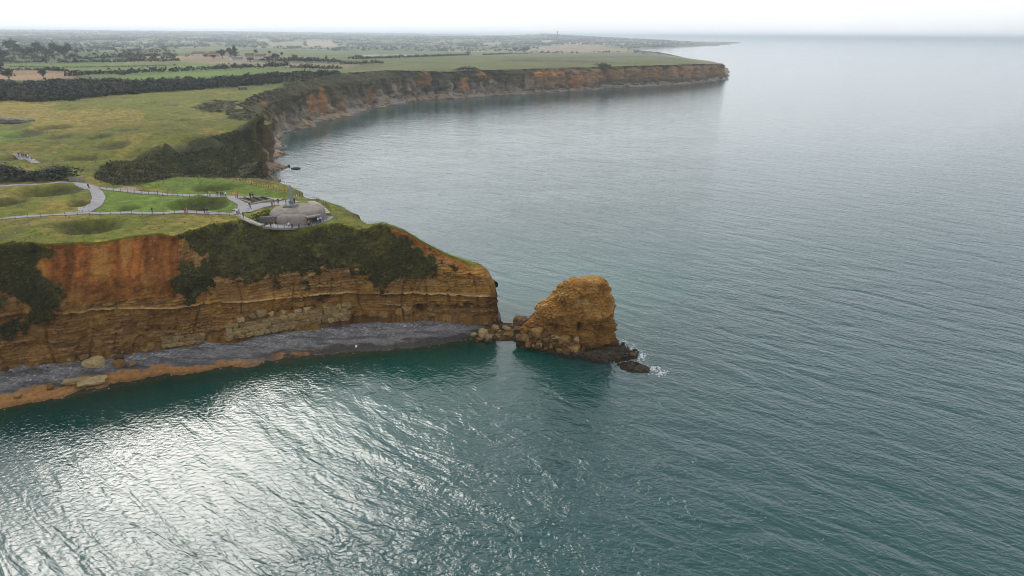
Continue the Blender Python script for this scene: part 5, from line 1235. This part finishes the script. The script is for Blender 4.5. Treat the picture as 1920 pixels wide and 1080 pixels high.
# ---------------------------------------------------------------- people
def body_mesh(name, pose):
    """one continuous skinned figure, 1.72 m tall, facing -Y; material slots: skin, top, legs, shoes, hair"""
    J = {}; E = []; Rd = {}
    def j(n, p, r, par=None):
        J[n] = p; Rd[n] = r
        if par: E.append((par, n))
    lean = pose.get('lean', 0.0); drop = pose.get('drop', 0.0); ln = lambda z: -lean * max(z - .92, 0)
    hz_ = .92 - drop
    T = lambda x, y, z: (x, y + ln(z), z - drop)
    j('pelvis', (0, 0, hz_), (.145, .11)); j('waist', T(0, 0, 1.06), (.125, .095), 'pelvis'); j('chest', T(0, 0, 1.27), (.165, .11), 'waist'); j('neckb', T(0, .01, 1.42), (.09, .07), 'chest')
    j('neck', T(0, -.005, 1.49), (.052, .055), 'neckb'); j('jaw', T(0, -.03, 1.545), (.062, .075), 'neck'); j('skull', T(0, -.015, 1.63), (.078, .095), 'jaw'); j('crown', T(0, -.005, 1.695), (.055, .065), 'skull')
    for s, sd in ((-1, 'l'), (1, 'r')):
        hp, kn, ft = pose['leg' + sd]                        # knee y, foot y, foot lift
        j('hip' + sd, (.09 * s, 0, hz_ - .06), (.09, .092), 'pelvis'); j('knee' + sd, (.095 * s, hp, .49 - drop * .5), (.06, .062), 'hip' + sd); j('ank' + sd, (.1 * s, kn, .09 + ft), (.04, .042), 'knee' + sd); j('toe' + sd, (.11 * s, kn - .15, .035 + ft), (.042, .03), 'ank' + sd)
        e, h = pose['arm' + sd]
        j('sho' + sd, T(.185 * s, 0, 1.385), (.058, .06), 'neckb'); j('elb' + sd, T(s * e[0], e[1], e[2]), (.04, .04), 'sho' + sd); j('wri' + sd, T(s * h[0], h[1], h[2]), (.027, .027), 'elb' + sd)
        d = np.array(h) - np.array(e); d = d / np.linalg.norm(d); hp_ = np.array(h) + d * .09; j('hand' + sd, T(s * hp_[0], hp_[1], hp_[2]), (.036, .022), 'wri' + sd)
        ft_ = np.array(h) + d * .17; j('fin' + sd, T(s * ft_[0], ft_[1] - .01, ft_[2]), (.018, .012), 'hand' + sd); th_ = np.array(h) + d * .08; j('thumb' + sd, T(s * (th_[0] - .045), th_[1] - .02, th_[2]), (.012, .012), 'wri' + sd)
    ns = list(J); me = bpy.data.meshes.new(name + '_bones'); me.from_pydata([J[n] for n in ns], [(ns.index(a), ns.index(b)) for a, b in E], [])
    ob = bpy.data.objects.new(name, me); COL.objects.link(ob); ob.modifiers.new('s', 'SKIN')
    sk = me.skin_vertices[0].data
    for i, n in enumerate(ns): sk[i].radius = Rd[n]; sk[i].use_root = (n == 'pelvis')
    sb = ob.modifiers.new('d', 'SUBSURF'); sb.levels = 1; sb.render_levels = 1
    dg = bpy.context.evaluated_depsgraph_get(); out_ = bpy.data.meshes.new_from_object(ob.evaluated_get(dg)); out_.name = name
    bpy.data.objects.remove(ob)
    out_.materials.clear()
    for m in ('skin', 'top', 'legs', 'shoes', 'hair'): out_.materials.append(P_MAT['grey'])
    # pull out a nose, press in the eyes and mouth
    hd = np.array(T(0, -.03, 1.58))
    for v in out_.vertices:
        c = v.co
        if c.y < hd[1] - .05 and abs(c.x) < .02 and abs(c.z - hd[2] - .01) < .022: c.y -= .022
        elif c.y < hd[1] - .045 and abs(abs(c.x) - .032) < .014 and abs(c.z - hd[2] - .035) < .016: c.y += .012
    bare = pose.get('bare', False)
    mid = np.array([f.center for f in out_.polygons])
    elz = {s: np.array(T(s * pose['arm' + ('l' if s < 0 else 'r')][0][0], pose['arm' + ('l' if s < 0 else 'r')][0][1], pose['arm' + ('l' if s < 0 else 'r')][0][2])) for s in (-1, 1)}
    wr = {s: np.array(T(s * pose['arm' + ('l' if s < 0 else 'r')][1][0], pose['arm' + ('l' if s < 0 else 'r')][1][1], pose['arm' + ('l' if s < 0 else 'r')][1][2])) for s in (-1, 1)}
    for f, c in zip(out_.polygons, mid):
        f.use_smooth = True; z = c[2] + drop; s = -1 if c[0] < 0 else 1; lim = .10 if bare else .045
        dh = np.linalg.norm(c - wr[s]); k = 1
        if z > 1.475: k = 4 if (z > 1.655 or (c[1] > hd[1] + .035 and z > 1.54)) else 0
        elif dh < (.22 if bare else .10) and abs(c[0]) > .16 or (dh < .2 and c[2] < wr[s][2] - .02 and abs(c[0]) > .13): k = 0
        elif c[2] < .085: k = 3
        elif z < .98 and abs(c[0]) < .2 and not (abs(c[0]) > .17 and z > .9): k = 2
        f.material_index = k
    return out_
P_MAT = {}
for nm, cc in dict(skin=(.36, .22, .15), black=(.018, .018, .02), white=(.72, .72, .74), red=(.42, .035, .035), darkred=(.16, .03, .035), pink=(.55, .22, .26), navy=(.02, .03, .09), blue=(.06, .13, .36), lightblue=(.35, .48, .68), grey=(.18, .18, .19), tan=(.34, .25, .16),
                   yellow=(.55, .50, .10), brown=(.07, .045, .03), jeans=(.05, .075, .14), blond=(.30, .22, .11), khaki=(.20, .17, .11), green=(.07, .13, .06)).items():
    P_MAT[nm] = mat_plain('cloth_' + nm if nm != 'skin' else 'skin', cc, .85, .12, 8)
dn = ((.25, .02, 1.12), (.27, -.03, .87)); sw_f = ((.24, -.10, 1.13), (.23, -.25, .92)); sw_b = ((.24, .12, 1.13), (.25, .10, .88)); hipp = ((.36, .06, 1.15), (.20, -.06, 1.02)); cam_ = ((.24, -.14, 1.17), (.09, -.30, 1.42)); push = ((.24, -.08, 1.12), (.18, -.36, 1.03))
POSES = dict(stand=dict(legl=(0, .0, 0), legr=(-.01, .01, 0), arml=dn, armr=dn), walk=dict(legl=(-.13, -.25, 0), legr=(.04, .26, .03), arml=sw_b, armr=sw_f), stroll=dict(legl=(.02, .14, .01), legr=(-.09, -.15, 0), arml=sw_f, armr=sw_b, bare=True),
             hips=dict(legl=(0, .02, 0), legr=(-.02, 0, 0), arml=hipp, armr=dn, bare=True), camera=dict(legl=(0, .0, 0), legr=(-.02, -.05, 0), arml=cam_, armr=cam_), bend=dict(lean=.9, drop=.10, legl=(-.08, .02, 0), legr=(-.10, -.04, 0), arml=((.22, -.1, 1.10), (.2, -.22, .9)), armr=((.22, -.1, 1.1), (.18, -.25, .88))), push=dict(lean=.08, legl=(-.10, -.18, 0), legr=(.05, .2, .02), arml=push, armr=push))
BODY = {k: body_mesh('person', v) for k, v in POSES.items()}
def pack_mesh():
    bm = bmesh.new(); bmesh.ops.create_cube(bm, size=1); bmesh.ops.scale(bm, vec=(.30, .18, .44), verts=bm.verts); bmesh.ops.bevel(bm, geom=bm.edges[:], offset=.06, segments=2, affect='EDGES')
    m = bpy.data.meshes.new('backpack'); bm.to_mesh(m); bm.free(); m.materials.append(P_MAT['black']); return m
PACK = pack_mesh()
PEOPLE = [  # px, py of the feet, pose, top, legs, hair, facing (deg, 0 = towards the camera), backpack colour, label
    (167, 355, 'walk', 'black', 'black', 'brown', 150, 'black', 'person in black with a dark backpack walking at the upper path fork'),
    (286, 401, 'walk', 'black', 'jeans', 'brown', 90, None, 'person in dark clothes walking alone on the lower path'),
    (347.5, 402, 'stroll', 'red', 'khaki', 'brown', 80, 'brown', 'person in red with brown backpack, left of a pair on the lower path'),
    (351.5, 401.5, 'stroll', 'pink', 'tan', 'blond', 85, None, 'person in pink and tan, right of the pair on the lower path'),
    (384, 401.5, 'push', 'black', 'black', 'brown', -95, None, 'person in black leading a dark couple on the lower path'),
    (388.5, 401.8, 'stand', 'navy', 'black', 'brown', -60, 'black', 'person in navy beside the person in black near the path end'),
    (296, 366.5, 'stroll', 'darkred', 'grey', 'brown', 95, None, 'person in dull red alone on the upper path'),
    (394, 369, 'hips', 'yellow', 'khaki', 'brown', 30, None, 'person in yellow standing left of the group by the lawn'),
    (408, 369, 'stand', 'black', 'grey', 'brown', 20, None, 'person in black at the left of the group by the lawn'),
    (415, 369.5, 'stroll', 'navy', 'black', 'brown', 60, 'red', 'person in navy with a red backpack amid the group by the lawn'),
    (418.5, 368.5, 'stand', 'grey', 'jeans', 'blond', 10, None, 'person in grey with fair hair in the group by the lawn'),
    (423.5, 370.5, 'walk', 'white', 'jeans', 'brown', 100, None, 'person in white at the right of the group by the lawn'),
    (442, 371.5, 'bend', 'pink', 'grey', 'brown', 90, None, 'person in pink bending over at the path by the planting bed'),
    (445.5, 371.5, 'stand', 'red', 'jeans', 'brown', -90, None, 'person in red beside the bending person in pink'),
    (470, 372.5, 'stand', 'black', 'black', 'brown', 170, None, 'person in black, left of two behind the planting bed'),
    (474.5, 373, 'walk', 'navy', 'grey', 'brown', 60, None, 'person in navy, right of two behind the planting bed'),
    (464.5, 391, 'stand', 'white', 'white', 'blond', 40, None, 'person all in white in front of the planting bed'),
    (469.5, 391.5, 'stroll', 'navy', 'jeans', 'brown', 90, None, 'person in navy walking right of the one all in white'),
    (445, 402.5, 'hips', 'white', 'navy', 'brown', 30, None, 'person in white top and navy trousers at the end of the lower path'),
    (449, 403.5, 'walk', 'blue', 'navy', 'brown', -50, None, 'person in blue coming to the top of the left steps'),
    (456.5, 408.5, 'walk', 'black', 'jeans', 'brown', 40, None, 'person in black going down the left steps'),
    (510.5, 388, 'stand', 'grey', 'jeans', 'brown', 20, 'navy', 'person in grey with a backpack, front of the pair on the viewing area'),
    (514.5, 386, 'camera', 'black', 'navy', 'brown', -70, None, 'person in black taking a picture behind the one in grey'),
    (522, 383.5, 'stand', 'black', 'black', 'brown', 0, None, 'person all in black standing alone left of the monument'),
    (536.5, 383, 'stand', 'grey', 'khaki', 'brown', -40, None, 'person in grey and khaki next to the monument'),
    (543, 384, 'stand', 'lightblue', 'navy', 'blond', 10, None, 'person in light blue close to the left side of the shaft'),
    (552.5, 382.5, 'hips', 'black', 'black', 'brown', 160, None, 'person in black close to the right side of the shaft'),
    (556.5, 374.5, 'stroll', 'white', 'tan', 'blond', 90, None, 'person in white behind the shaft at the headland edge'),
    (560, 374, 'stand', 'pink', 'white', 'brown', 120, None, 'person in pink behind the shaft at the headland edge'),
    (508, 426, 'stand', 'darkred', 'black', 'brown', -20, None, 'person in dark red at the left end of the front terrace'),
    (514, 427, 'stroll', 'red', 'white', 'brown', 60, None, 'person in bright red jacket and white trousers on the terrace'),
    (542, 428.5, 'walk', 'white', 'grey', 'brown', 50, None, 'person in white shirt striding in the middle of the terrace'),
    (548.5, 428, 'stand', 'grey', 'black', 'brown', -30, None, 'person in grey just right of the striding person on the terrace'),
    (560.5, 427, 'bend', 'red', 'jeans', 'brown', 80, None, 'person in red leaning forward at the terrace rail'),
    (579.5, 424.5, 'stand', 'tan', 'black', 'brown', 20, None, 'person in tan, left of two near the bunker opening'),
    (584, 423.5, 'stroll', 'brown', 'khaki', 'brown', -60, None, 'person in brown, right of two near the bunker opening'),
    (597, 419, 'camera', 'white', 'blue', 'brown', 40, None, 'person in white and blue at the right end of the terrace'),
    (601.5, 418, 'stand', 'lightblue', 'jeans', 'brown', -20, None, 'person in light blue beside the one in white at the terrace end'),
    (36, 294.5, 'walk', 'black', 'black', 'brown', 80, None, 'person in black leading the left of the tour group on the far path'),
    (42, 295, 'stand', 'darkred', 'black', 'brown', 40, None, 'person in dark red in the tour group on the far path'),
    (45.5, 296, 'stroll', 'black', 'jeans', 'brown', 95, 'tan', 'person with a tan backpack in the tour group on the far path'),
    (49.5, 297, 'walk', 'navy', 'black', 'brown', 70, None, 'person in navy in the middle of the tour group on the far path'),
    (53.5, 298.5, 'stroll', 'white', 'navy', 'brown', 80, None, 'person in white top amid the tour group on the far path'),
    (57, 301, 'stand', 'lightblue', 'white', 'blond', 50, None, 'person in pale blue near the right of the tour group'),
    (60.5, 303.5, 'walk', 'navy', 'jeans', 'brown', 60, 'red', 'person with red backpack near the right of the tour group'),
    (61, 306.5, 'stand', 'white', 'white', 'blond', 20, None, 'person all in white at the front end of the tour group')]
bpy.context.view_layer.update(); DG = bpy.context.evaluated_depsgraph_get()
for px, py, pose, top, legs, hair, face, pack, lab in PEOPLE:
    p, _, _ = hit(px, py)
    o = bpy.data.objects.new('person', BODY[pose]); COL.objects.link(o); o.location = p; g = np.random.default_rng(int(px * 10)); s = g.uniform(.98, 1.1); o.scale = (s * 1.2, s * 1.2, s * 1.1); o.rotation_euler = (0, 0, R(face))
    for sl, m in zip(o.material_slots, ('skin', top, legs, 'brown' if legs != 'white' else 'grey', hair)): sl.link = 'OBJECT'; sl.material = P_MAT[m]
    o['label'] = lab; o['category'] = 'person'; o['group'] = 'visitors on the headland'
    if pack:
        b = bpy.data.objects.new('backpack', PACK); COL.objects.link(b); b.parent = o; b.location = (0, .17 - POSES[pose].get('lean', 0) * .35, 1.25); b.material_slots[0].link = 'OBJECT'; b.material_slots[0].material = P_MAT[pack]

# ---------------------------------------------------------------- the village and the town
M_WALLW = mat_plain('white_render', (.62, .60, .56), .9, .08, .5); M_WALLT = mat_plain('tan_render', (.42, .34, .26), .9, .1, .5); M_ROOFR = mat_plain('red_tile_roof', (.20, .095, .07), .9, .2, .8); M_ROOFG = mat_plain('slate_roof', (.12, .125, .135), .7, .2, .8); M_ROOFB = mat_plain('brown_tile_roof', (.13, .085, .06), .9, .2, .8)
M_WIN = mat_plain('window_glass', (.035, .04, .05), .3, .1, 1, .5); M_BRICK = mat_plain('brick', (.25, .11, .07), .9, .2, 2)
def house(p, L_, D_, h, rz, wall, roof, label, group='village houses', name='house', wins=3, chim=True, pitch=.8):
    o = empty(name, p, rz, label=label, category='house', group=group)
    rh = D_ / 2 * pitch
    V = np.array([[-L_ / 2, -D_ / 2, -1.5], [L_ / 2, -D_ / 2, -1.5], [L_ / 2, D_ / 2, -1.5], [-L_ / 2, D_ / 2, -1.5], [-L_ / 2, -D_ / 2, h], [L_ / 2, -D_ / 2, h], [L_ / 2, D_ / 2, h], [-L_ / 2, D_ / 2, h], [-L_ / 2, 0, h + rh], [L_ / 2, 0, h + rh]])
    me_ = bpy.data.meshes.new('wall'); me_.from_pydata(V.tolist(), [], [(0, 1, 5, 4), (1, 2, 6, 9, 5), (2, 3, 7, 6), (3, 0, 4, 8, 7)]); link('wall', me_, wall, o)
    e = .35; t_ = .22; q = []
    for sg in (-1, 1):
        a = np.array([[-L_ / 2 - e, sg * (D_ / 2 + e), h - e * pitch + .05], [L_ / 2 + e, sg * (D_ / 2 + e), h - e * pitch + .05], [L_ / 2 + e, 0, h + rh + .05], [-L_ / 2 - e, 0, h + rh + .05]]); b = a + [0, 0, t_]
        q.append((np.concatenate([a, b]), np.array([[0, 1, 2, 3], [4, 7, 6, 5], [0, 4, 5, 1], [1, 5, 6, 2], [2, 6, 7, 3], [3, 7, 4, 0]])))
    rf = solid('roof', q, roof, o)
    if chim: solid('chimney', [box((L_ * .36, 0, h + rh + .5), (.8, .7, 1.8))], M_BRICK, rf)
    for i in range(wins):
        solid('window', [box((-L_ / 2 + L_ * (i + .5) / wins, -D_ / 2 - .02, h * .55), (1.1, .12, 1.3))], M_WIN, o)
    return o
VIL = [(362, 105.5, 7, 5, .9, M_WALLW, M_ROOFB, 'small white gabled house at the left end of the village'), (374, 106, 18, 8, .15, M_WALLW, M_ROOFR, 'long white house under a big red brown roof, left in the village'), (388, 106.5, 9, 7, 1.1, M_WALLT, M_ROOFR, 'tan gabled house right of the long red roofed one'), (403, 106, 15, 8, .2, M_WALLT, M_ROOFR, 'wide house with red roof behind the round trees'),
       (351, 106.5, 6, 3, .1, M_WALLW, M_ROOFG, 'tiny white shed at the far left of the village'), (437, 114, 11, 7, 1.2, M_WALLW, M_ROOFG, 'white gable end house below the pointed conifer'), (450, 114.5, 11, 6, .12, M_WALLW, M_ROOFG, 'low house with slate roof right of the white gable'), (461, 107.5, 6, 6, 1.3, M_WALLW, M_ROOFB, 'narrow white gable house behind the slate roofed one'), (469, 108.5, 14, 7, .1, M_WALLT, M_ROOFB, 'house with dark brown roof in the middle of the village'),
       (490, 110, 17, 7, .1, M_WALLW, M_ROOFR, 'long low house with reddish roof right of the middle'), (504, 113, 9, 8, 1.2, M_WALLT, M_ROOFR, 'tan gabled house before the row of trees'), (592, 116, 14, 7, .1, M_WALLW, M_ROOFG, 'grey roofed house alone at the right end of the village'), (255, 103.5, 9, 7, .9, M_WALLT, M_ROOFG, 'grey gabled house standing alone before the hazy woods'), (270, 102.5, 12, 5, .2, M_WALLT, M_ROOFR, 'low farm building with pinkish roof left of the village'), (468, 114.5, 8, 5, .1, M_WALLW, M_ROOFG, 'small white annex at the foot of the brown roof')]
for px, py, wpx, hpx, rz, wl, rf, lab in VIL:
    p = ground(px, py); k = pxm(p); house(p, wpx * k, min(wpx * k * .65, 9), hpx * k * .55, rz, wl, rf, lab)
for px, py, wpx, hpx, lab in [(417, 110, 22, 14, 'round dark tree between the red roofs and the conifer'), (432, 106, 14, 14, 'dark tree touching the left side of the conifer'), (386, 109, 10, 6, 'small tree in front of the red roofed houses'), (400, 111, 14, 7, 'low tree in front of the wide red roof'), (480, 103, 9, 9, 'small round tree behind the brown roof'), (506, 103, 7, 7, 'slim tree behind the tan gable'), (517, 117, 20, 14, 'big round tree right of the tan gable'), (528, 106, 8, 7, 'pale tree behind the tree row'), (553, 116, 14, 12, 'tall tree in the row near the slate roof'), (580, 117, 14, 9, 'dark tree left of the lone grey roofed house'), (612, 113, 5, 8, 'slim tree right of the lone grey house'), (470, 117, 14, 8, 'dark tree in front of the brown roof'), (545, 117, 12, 8, 'dark tree in the middle of the village row'), (672, 111, 8, 7, 'dark bushy tree at the back left of the coastal field'), (984, 99.5, 22, 10, 'broad dark tree at the far end of the coastal field'), (1008, 94.5, 6, 6, 'round tree alone on the pale far field'), (967, 99, 14, 9, 'tree left of the broad one at the field end'), (878, 102, 14, 5, 'low tree on the skyline of the coastal field')]:
    p = ground(px, py); k = pxm(p); tree('village_tree', p, hpx * k * 1.05, wpx * k, lab, 'tree', 'trees round the village and fields')
g = np.random.default_rng(77)
TOWN = [(1060, 84), (1068, 83), (1075, 82.5), (1082, 85), (1088, 84), (1093, 82), (1098, 86), (1104, 84.5), (1110, 85.5), (1114, 82), (1120, 86.5), (1126, 84), (1132, 85), (1138, 84.5), (1144, 86), (1150, 84), (1155, 85.5), (1161, 84.5), (1168, 85), (1175, 83.5), (1182, 85), (1189, 84.5), (1196, 84), (1204, 84.5), (1212, 84), (1220, 83.5), (1228, 84), (1238, 83.5), (1248, 83), (1258, 83.2), (1268, 82.6), (1282, 82.4)]
for i, (px, py) in enumerate(TOWN):
    p = ground(px, py - .8); k = pxm(p); w_ = g.uniform(10, 24)
    house(p, w_, g.uniform(9, 12), g.uniform(6, 12), g.uniform(-.6, .6), (M_WALLW, M_WALLW, M_WALLT)[i % 3], (M_ROOFG, M_ROOFR, M_ROOFG, M_ROOFB)[i % 4], ('white house under slate', 'white house under red tiles', 'tan house under slate', 'white house under brown tiles', 'white house under slate', 'tan house under red tiles', 'white house under slate', 'white house under brown tiles', 'tan house under slate', 'white house under red tiles', 'white house under slate', 'tan house under brown tiles')[i % 12] + ' in the ' + ('left end', 'middle', 'right end')[min(2, i * 3 // len(TOWN))] + ' of the far harbour town', 'houses of the far harbour town', 'town_house', 0, False)
p = ground(1025, 80.5); house(p, 17 * pxm(p), 18, 14, 0, M_WALLW, M_WALLW, 'long white industrial hall left of the far tower', None, 'hall', 0, False, .3)
p = ground(1003, 100.5 - 1); house(p, 8 * pxm(p), 8, 5, .2, M_WALLW, M_ROOFG, 'small white house at the back corner of the coastal field', None, 'house', 2)
p = ground(1208, 83.5); k = pxm(p); ch = empty('church', p, 0, label='large grey church like block above the far harbour roofs', category='church'); solid('nave', [box((0, 0, 3.6 * k), (9 * k, 16, 9 * k))], M_WALLT, ch)
solid('roof', [box((0, 0, 8.6 * k), (9 * k, 16, 1.6 * k), 0, .5)], M_ROOFG, ch)
p = ground(1044.5, 80); k = pxm(p); tw = empty('far_tower', p, 0, label='thin dark tower rising alone above the hazy trees', category='tower')
v_, f_ = tube([(0, 0, -5), (0, 0, 9 * k), (0, 0, 17 * k)], [.75 * k, .62 * k, .45 * k], 10); solid('shaft', [(v_, f_)], M_ROOFG, tw); v_, f_ = tube([(0, 0, 16.5 * k), (0, 0, 17 * k), (0, 0, 18.6 * k), (0, 0, 19.8 * k)], [.45 * k, .8 * k, .65 * k, .05 * k], 10); solid('lantern', [(v_, f_)], M_ROOFG, tw)
# trees of the town
n = 700; a_ = g.uniform(985, 1300, n); d_ = g.uniform(78.5, 85.5, n); q = []
for px, py in zip(a_, d_):
    if px > 1215 and py > 83.2: continue
    q.append(P(px, py, 9.0))
q = np.array(q); ok = in_poly(q[:, 0], q[:, 1], poly); q = q[ok]; q[:, 2] = H(q[:, 0], q[:, 1]); hh = g.uniform(5, 10, len(q))
addcloud(*leaf_cloud(q + np.stack([0 * hh, 0 * hh, hh * .4], 1), np.stack([hh * 1.3, hh, hh * .8], 1), 12, hh * .36, B_GREEN, .3, 717)); flush('town_trees', kind='stuff')
# jetties of the harbour
for (a, b, c_, d2) in [(1290, 85.6, 1347, 85.2), (1310, 83.7, 1368, 83.2)]:
    p0, p1 = P(a, b), P(c_, d2); m_ = (p0 + p1) / 2; dv = p1 - p0
    v_, f_ = box((0, 0, 1.5), (np.linalg.norm(dv), 14, 5), math.atan2(dv[1], dv[0])); solid('jetty', [(v_ + m_, f_)], M_CONC_D, None, False, label='long low dark jetty nearer the far harbour' if a == 1290 else 'farther thin jetty reaching out to sea', category='jetty')

# ---------------------------------------------------------------- foam and loose pebbles
def patches(pts, size, name, mat, z=.05, seed=1, asp=2.2, rz=None):
    g = np.random.default_rng(seed); V, Fc = [], []
    for p in pts:
        n = 7; s = size * g.uniform(.35, 1.2); a0 = g.uniform(0, 6.28) if rz is None else rz + g.normal() * .35; b = len(V); rr = g.uniform(.5, 1.1, n)
        for k in range(n):
            t = 2 * math.pi * k / n; x, y = math.cos(t) * rr[k] * s * asp, math.sin(t) * rr[k] * s; V.append((p[0] + x * math.cos(a0) - y * math.sin(a0), p[1] + x * math.sin(a0) + y * math.cos(a0), z))
        V.append((p[0], p[1], z + .04))
        for k in range(n): Fc.append((b + k, b + (k + 1) % n, b + n))
    return link(name, mesh_np(name, np.array(V), np.array(Fc), True), mat, kind='stuff')
M_FOAM = mat_plain('foam', (.55, .57, .58), .7, .1, 2)
fp = []
g = np.random.default_rng(5)
for c_, n, sx_, sy_ in [((1185, 655), 40, 16, 8), ((1205, 668), 60, 9, 7), ((1222, 692), 70, 14, 5), ((1240, 699), 50, 12, 4), ((1195, 680), 20, 8, 3), ((1172, 640), 14, 6, 6), ((1150, 678), 16, 20, 2)]:
    for _ in range(int(n * 1.6)): fp.append(P(c_[0] + g.normal() * sx_ * .6, c_[1] + g.normal() * sy_ * .6, 0))
patches(fp, .13, 'foam', M_FOAM, .06, 3)
fp = []
for i in range(a0, n_b1, 2):
    if TOE[i, 1] > 760: break
    for _ in range(4): t_ = g.uniform(0, 1); fp.append(TOE[i, :2].tolist() + [0]); fp[-1] = [TOE[i, 0] + OUTW[i, 0] * g.uniform(6, 9), TOE[i, 1] + OUTW[i, 1] * g.uniform(6, 9), 0]
patches(fp, .16, 'surf_foam', M_FOAM, .06, 4, 3.0)
fp = []
for p in SHX[::2]:
    if g.random() < .35: fp.append(p + [g.normal() * .3, g.normal() * .35 - .5, 0])
patches(fp, .055, 'edge_foam', M_FOAM, .05, 6, 4.0, .2)
# ---------------------------------------------------------------- haze
bm = bmesh.new(); bmesh.ops.create_cube(bm, size=1.0)
hb = bpy.data.meshes.new('haze'); bm.to_mesh(hb); bm.free()
hz = link('haze', hb, None, kind='stuff')
hz.scale = (180000, 180000, 126); hz.location = (0, 0, 57)
hm = bpy.data.materials.new('haze'); hm.use_nodes = True
ht = hm.node_tree; ht.nodes.remove(ht.nodes['Principled BSDF'])
pv = ht.nodes.new('ShaderNodeVolumePrincipled'); pv.inputs['Color'].default_value = (0.82, 0.92, 1.0, 1); pv.inputs['Anisotropy'].default_value = 0.5; pv.inputs['Density'].default_value = 1.05e-4
ht.links.new(pv.outputs['Volume'], ht.nodes['Material Output'].inputs['Volume'])
hb.materials.append(hm)
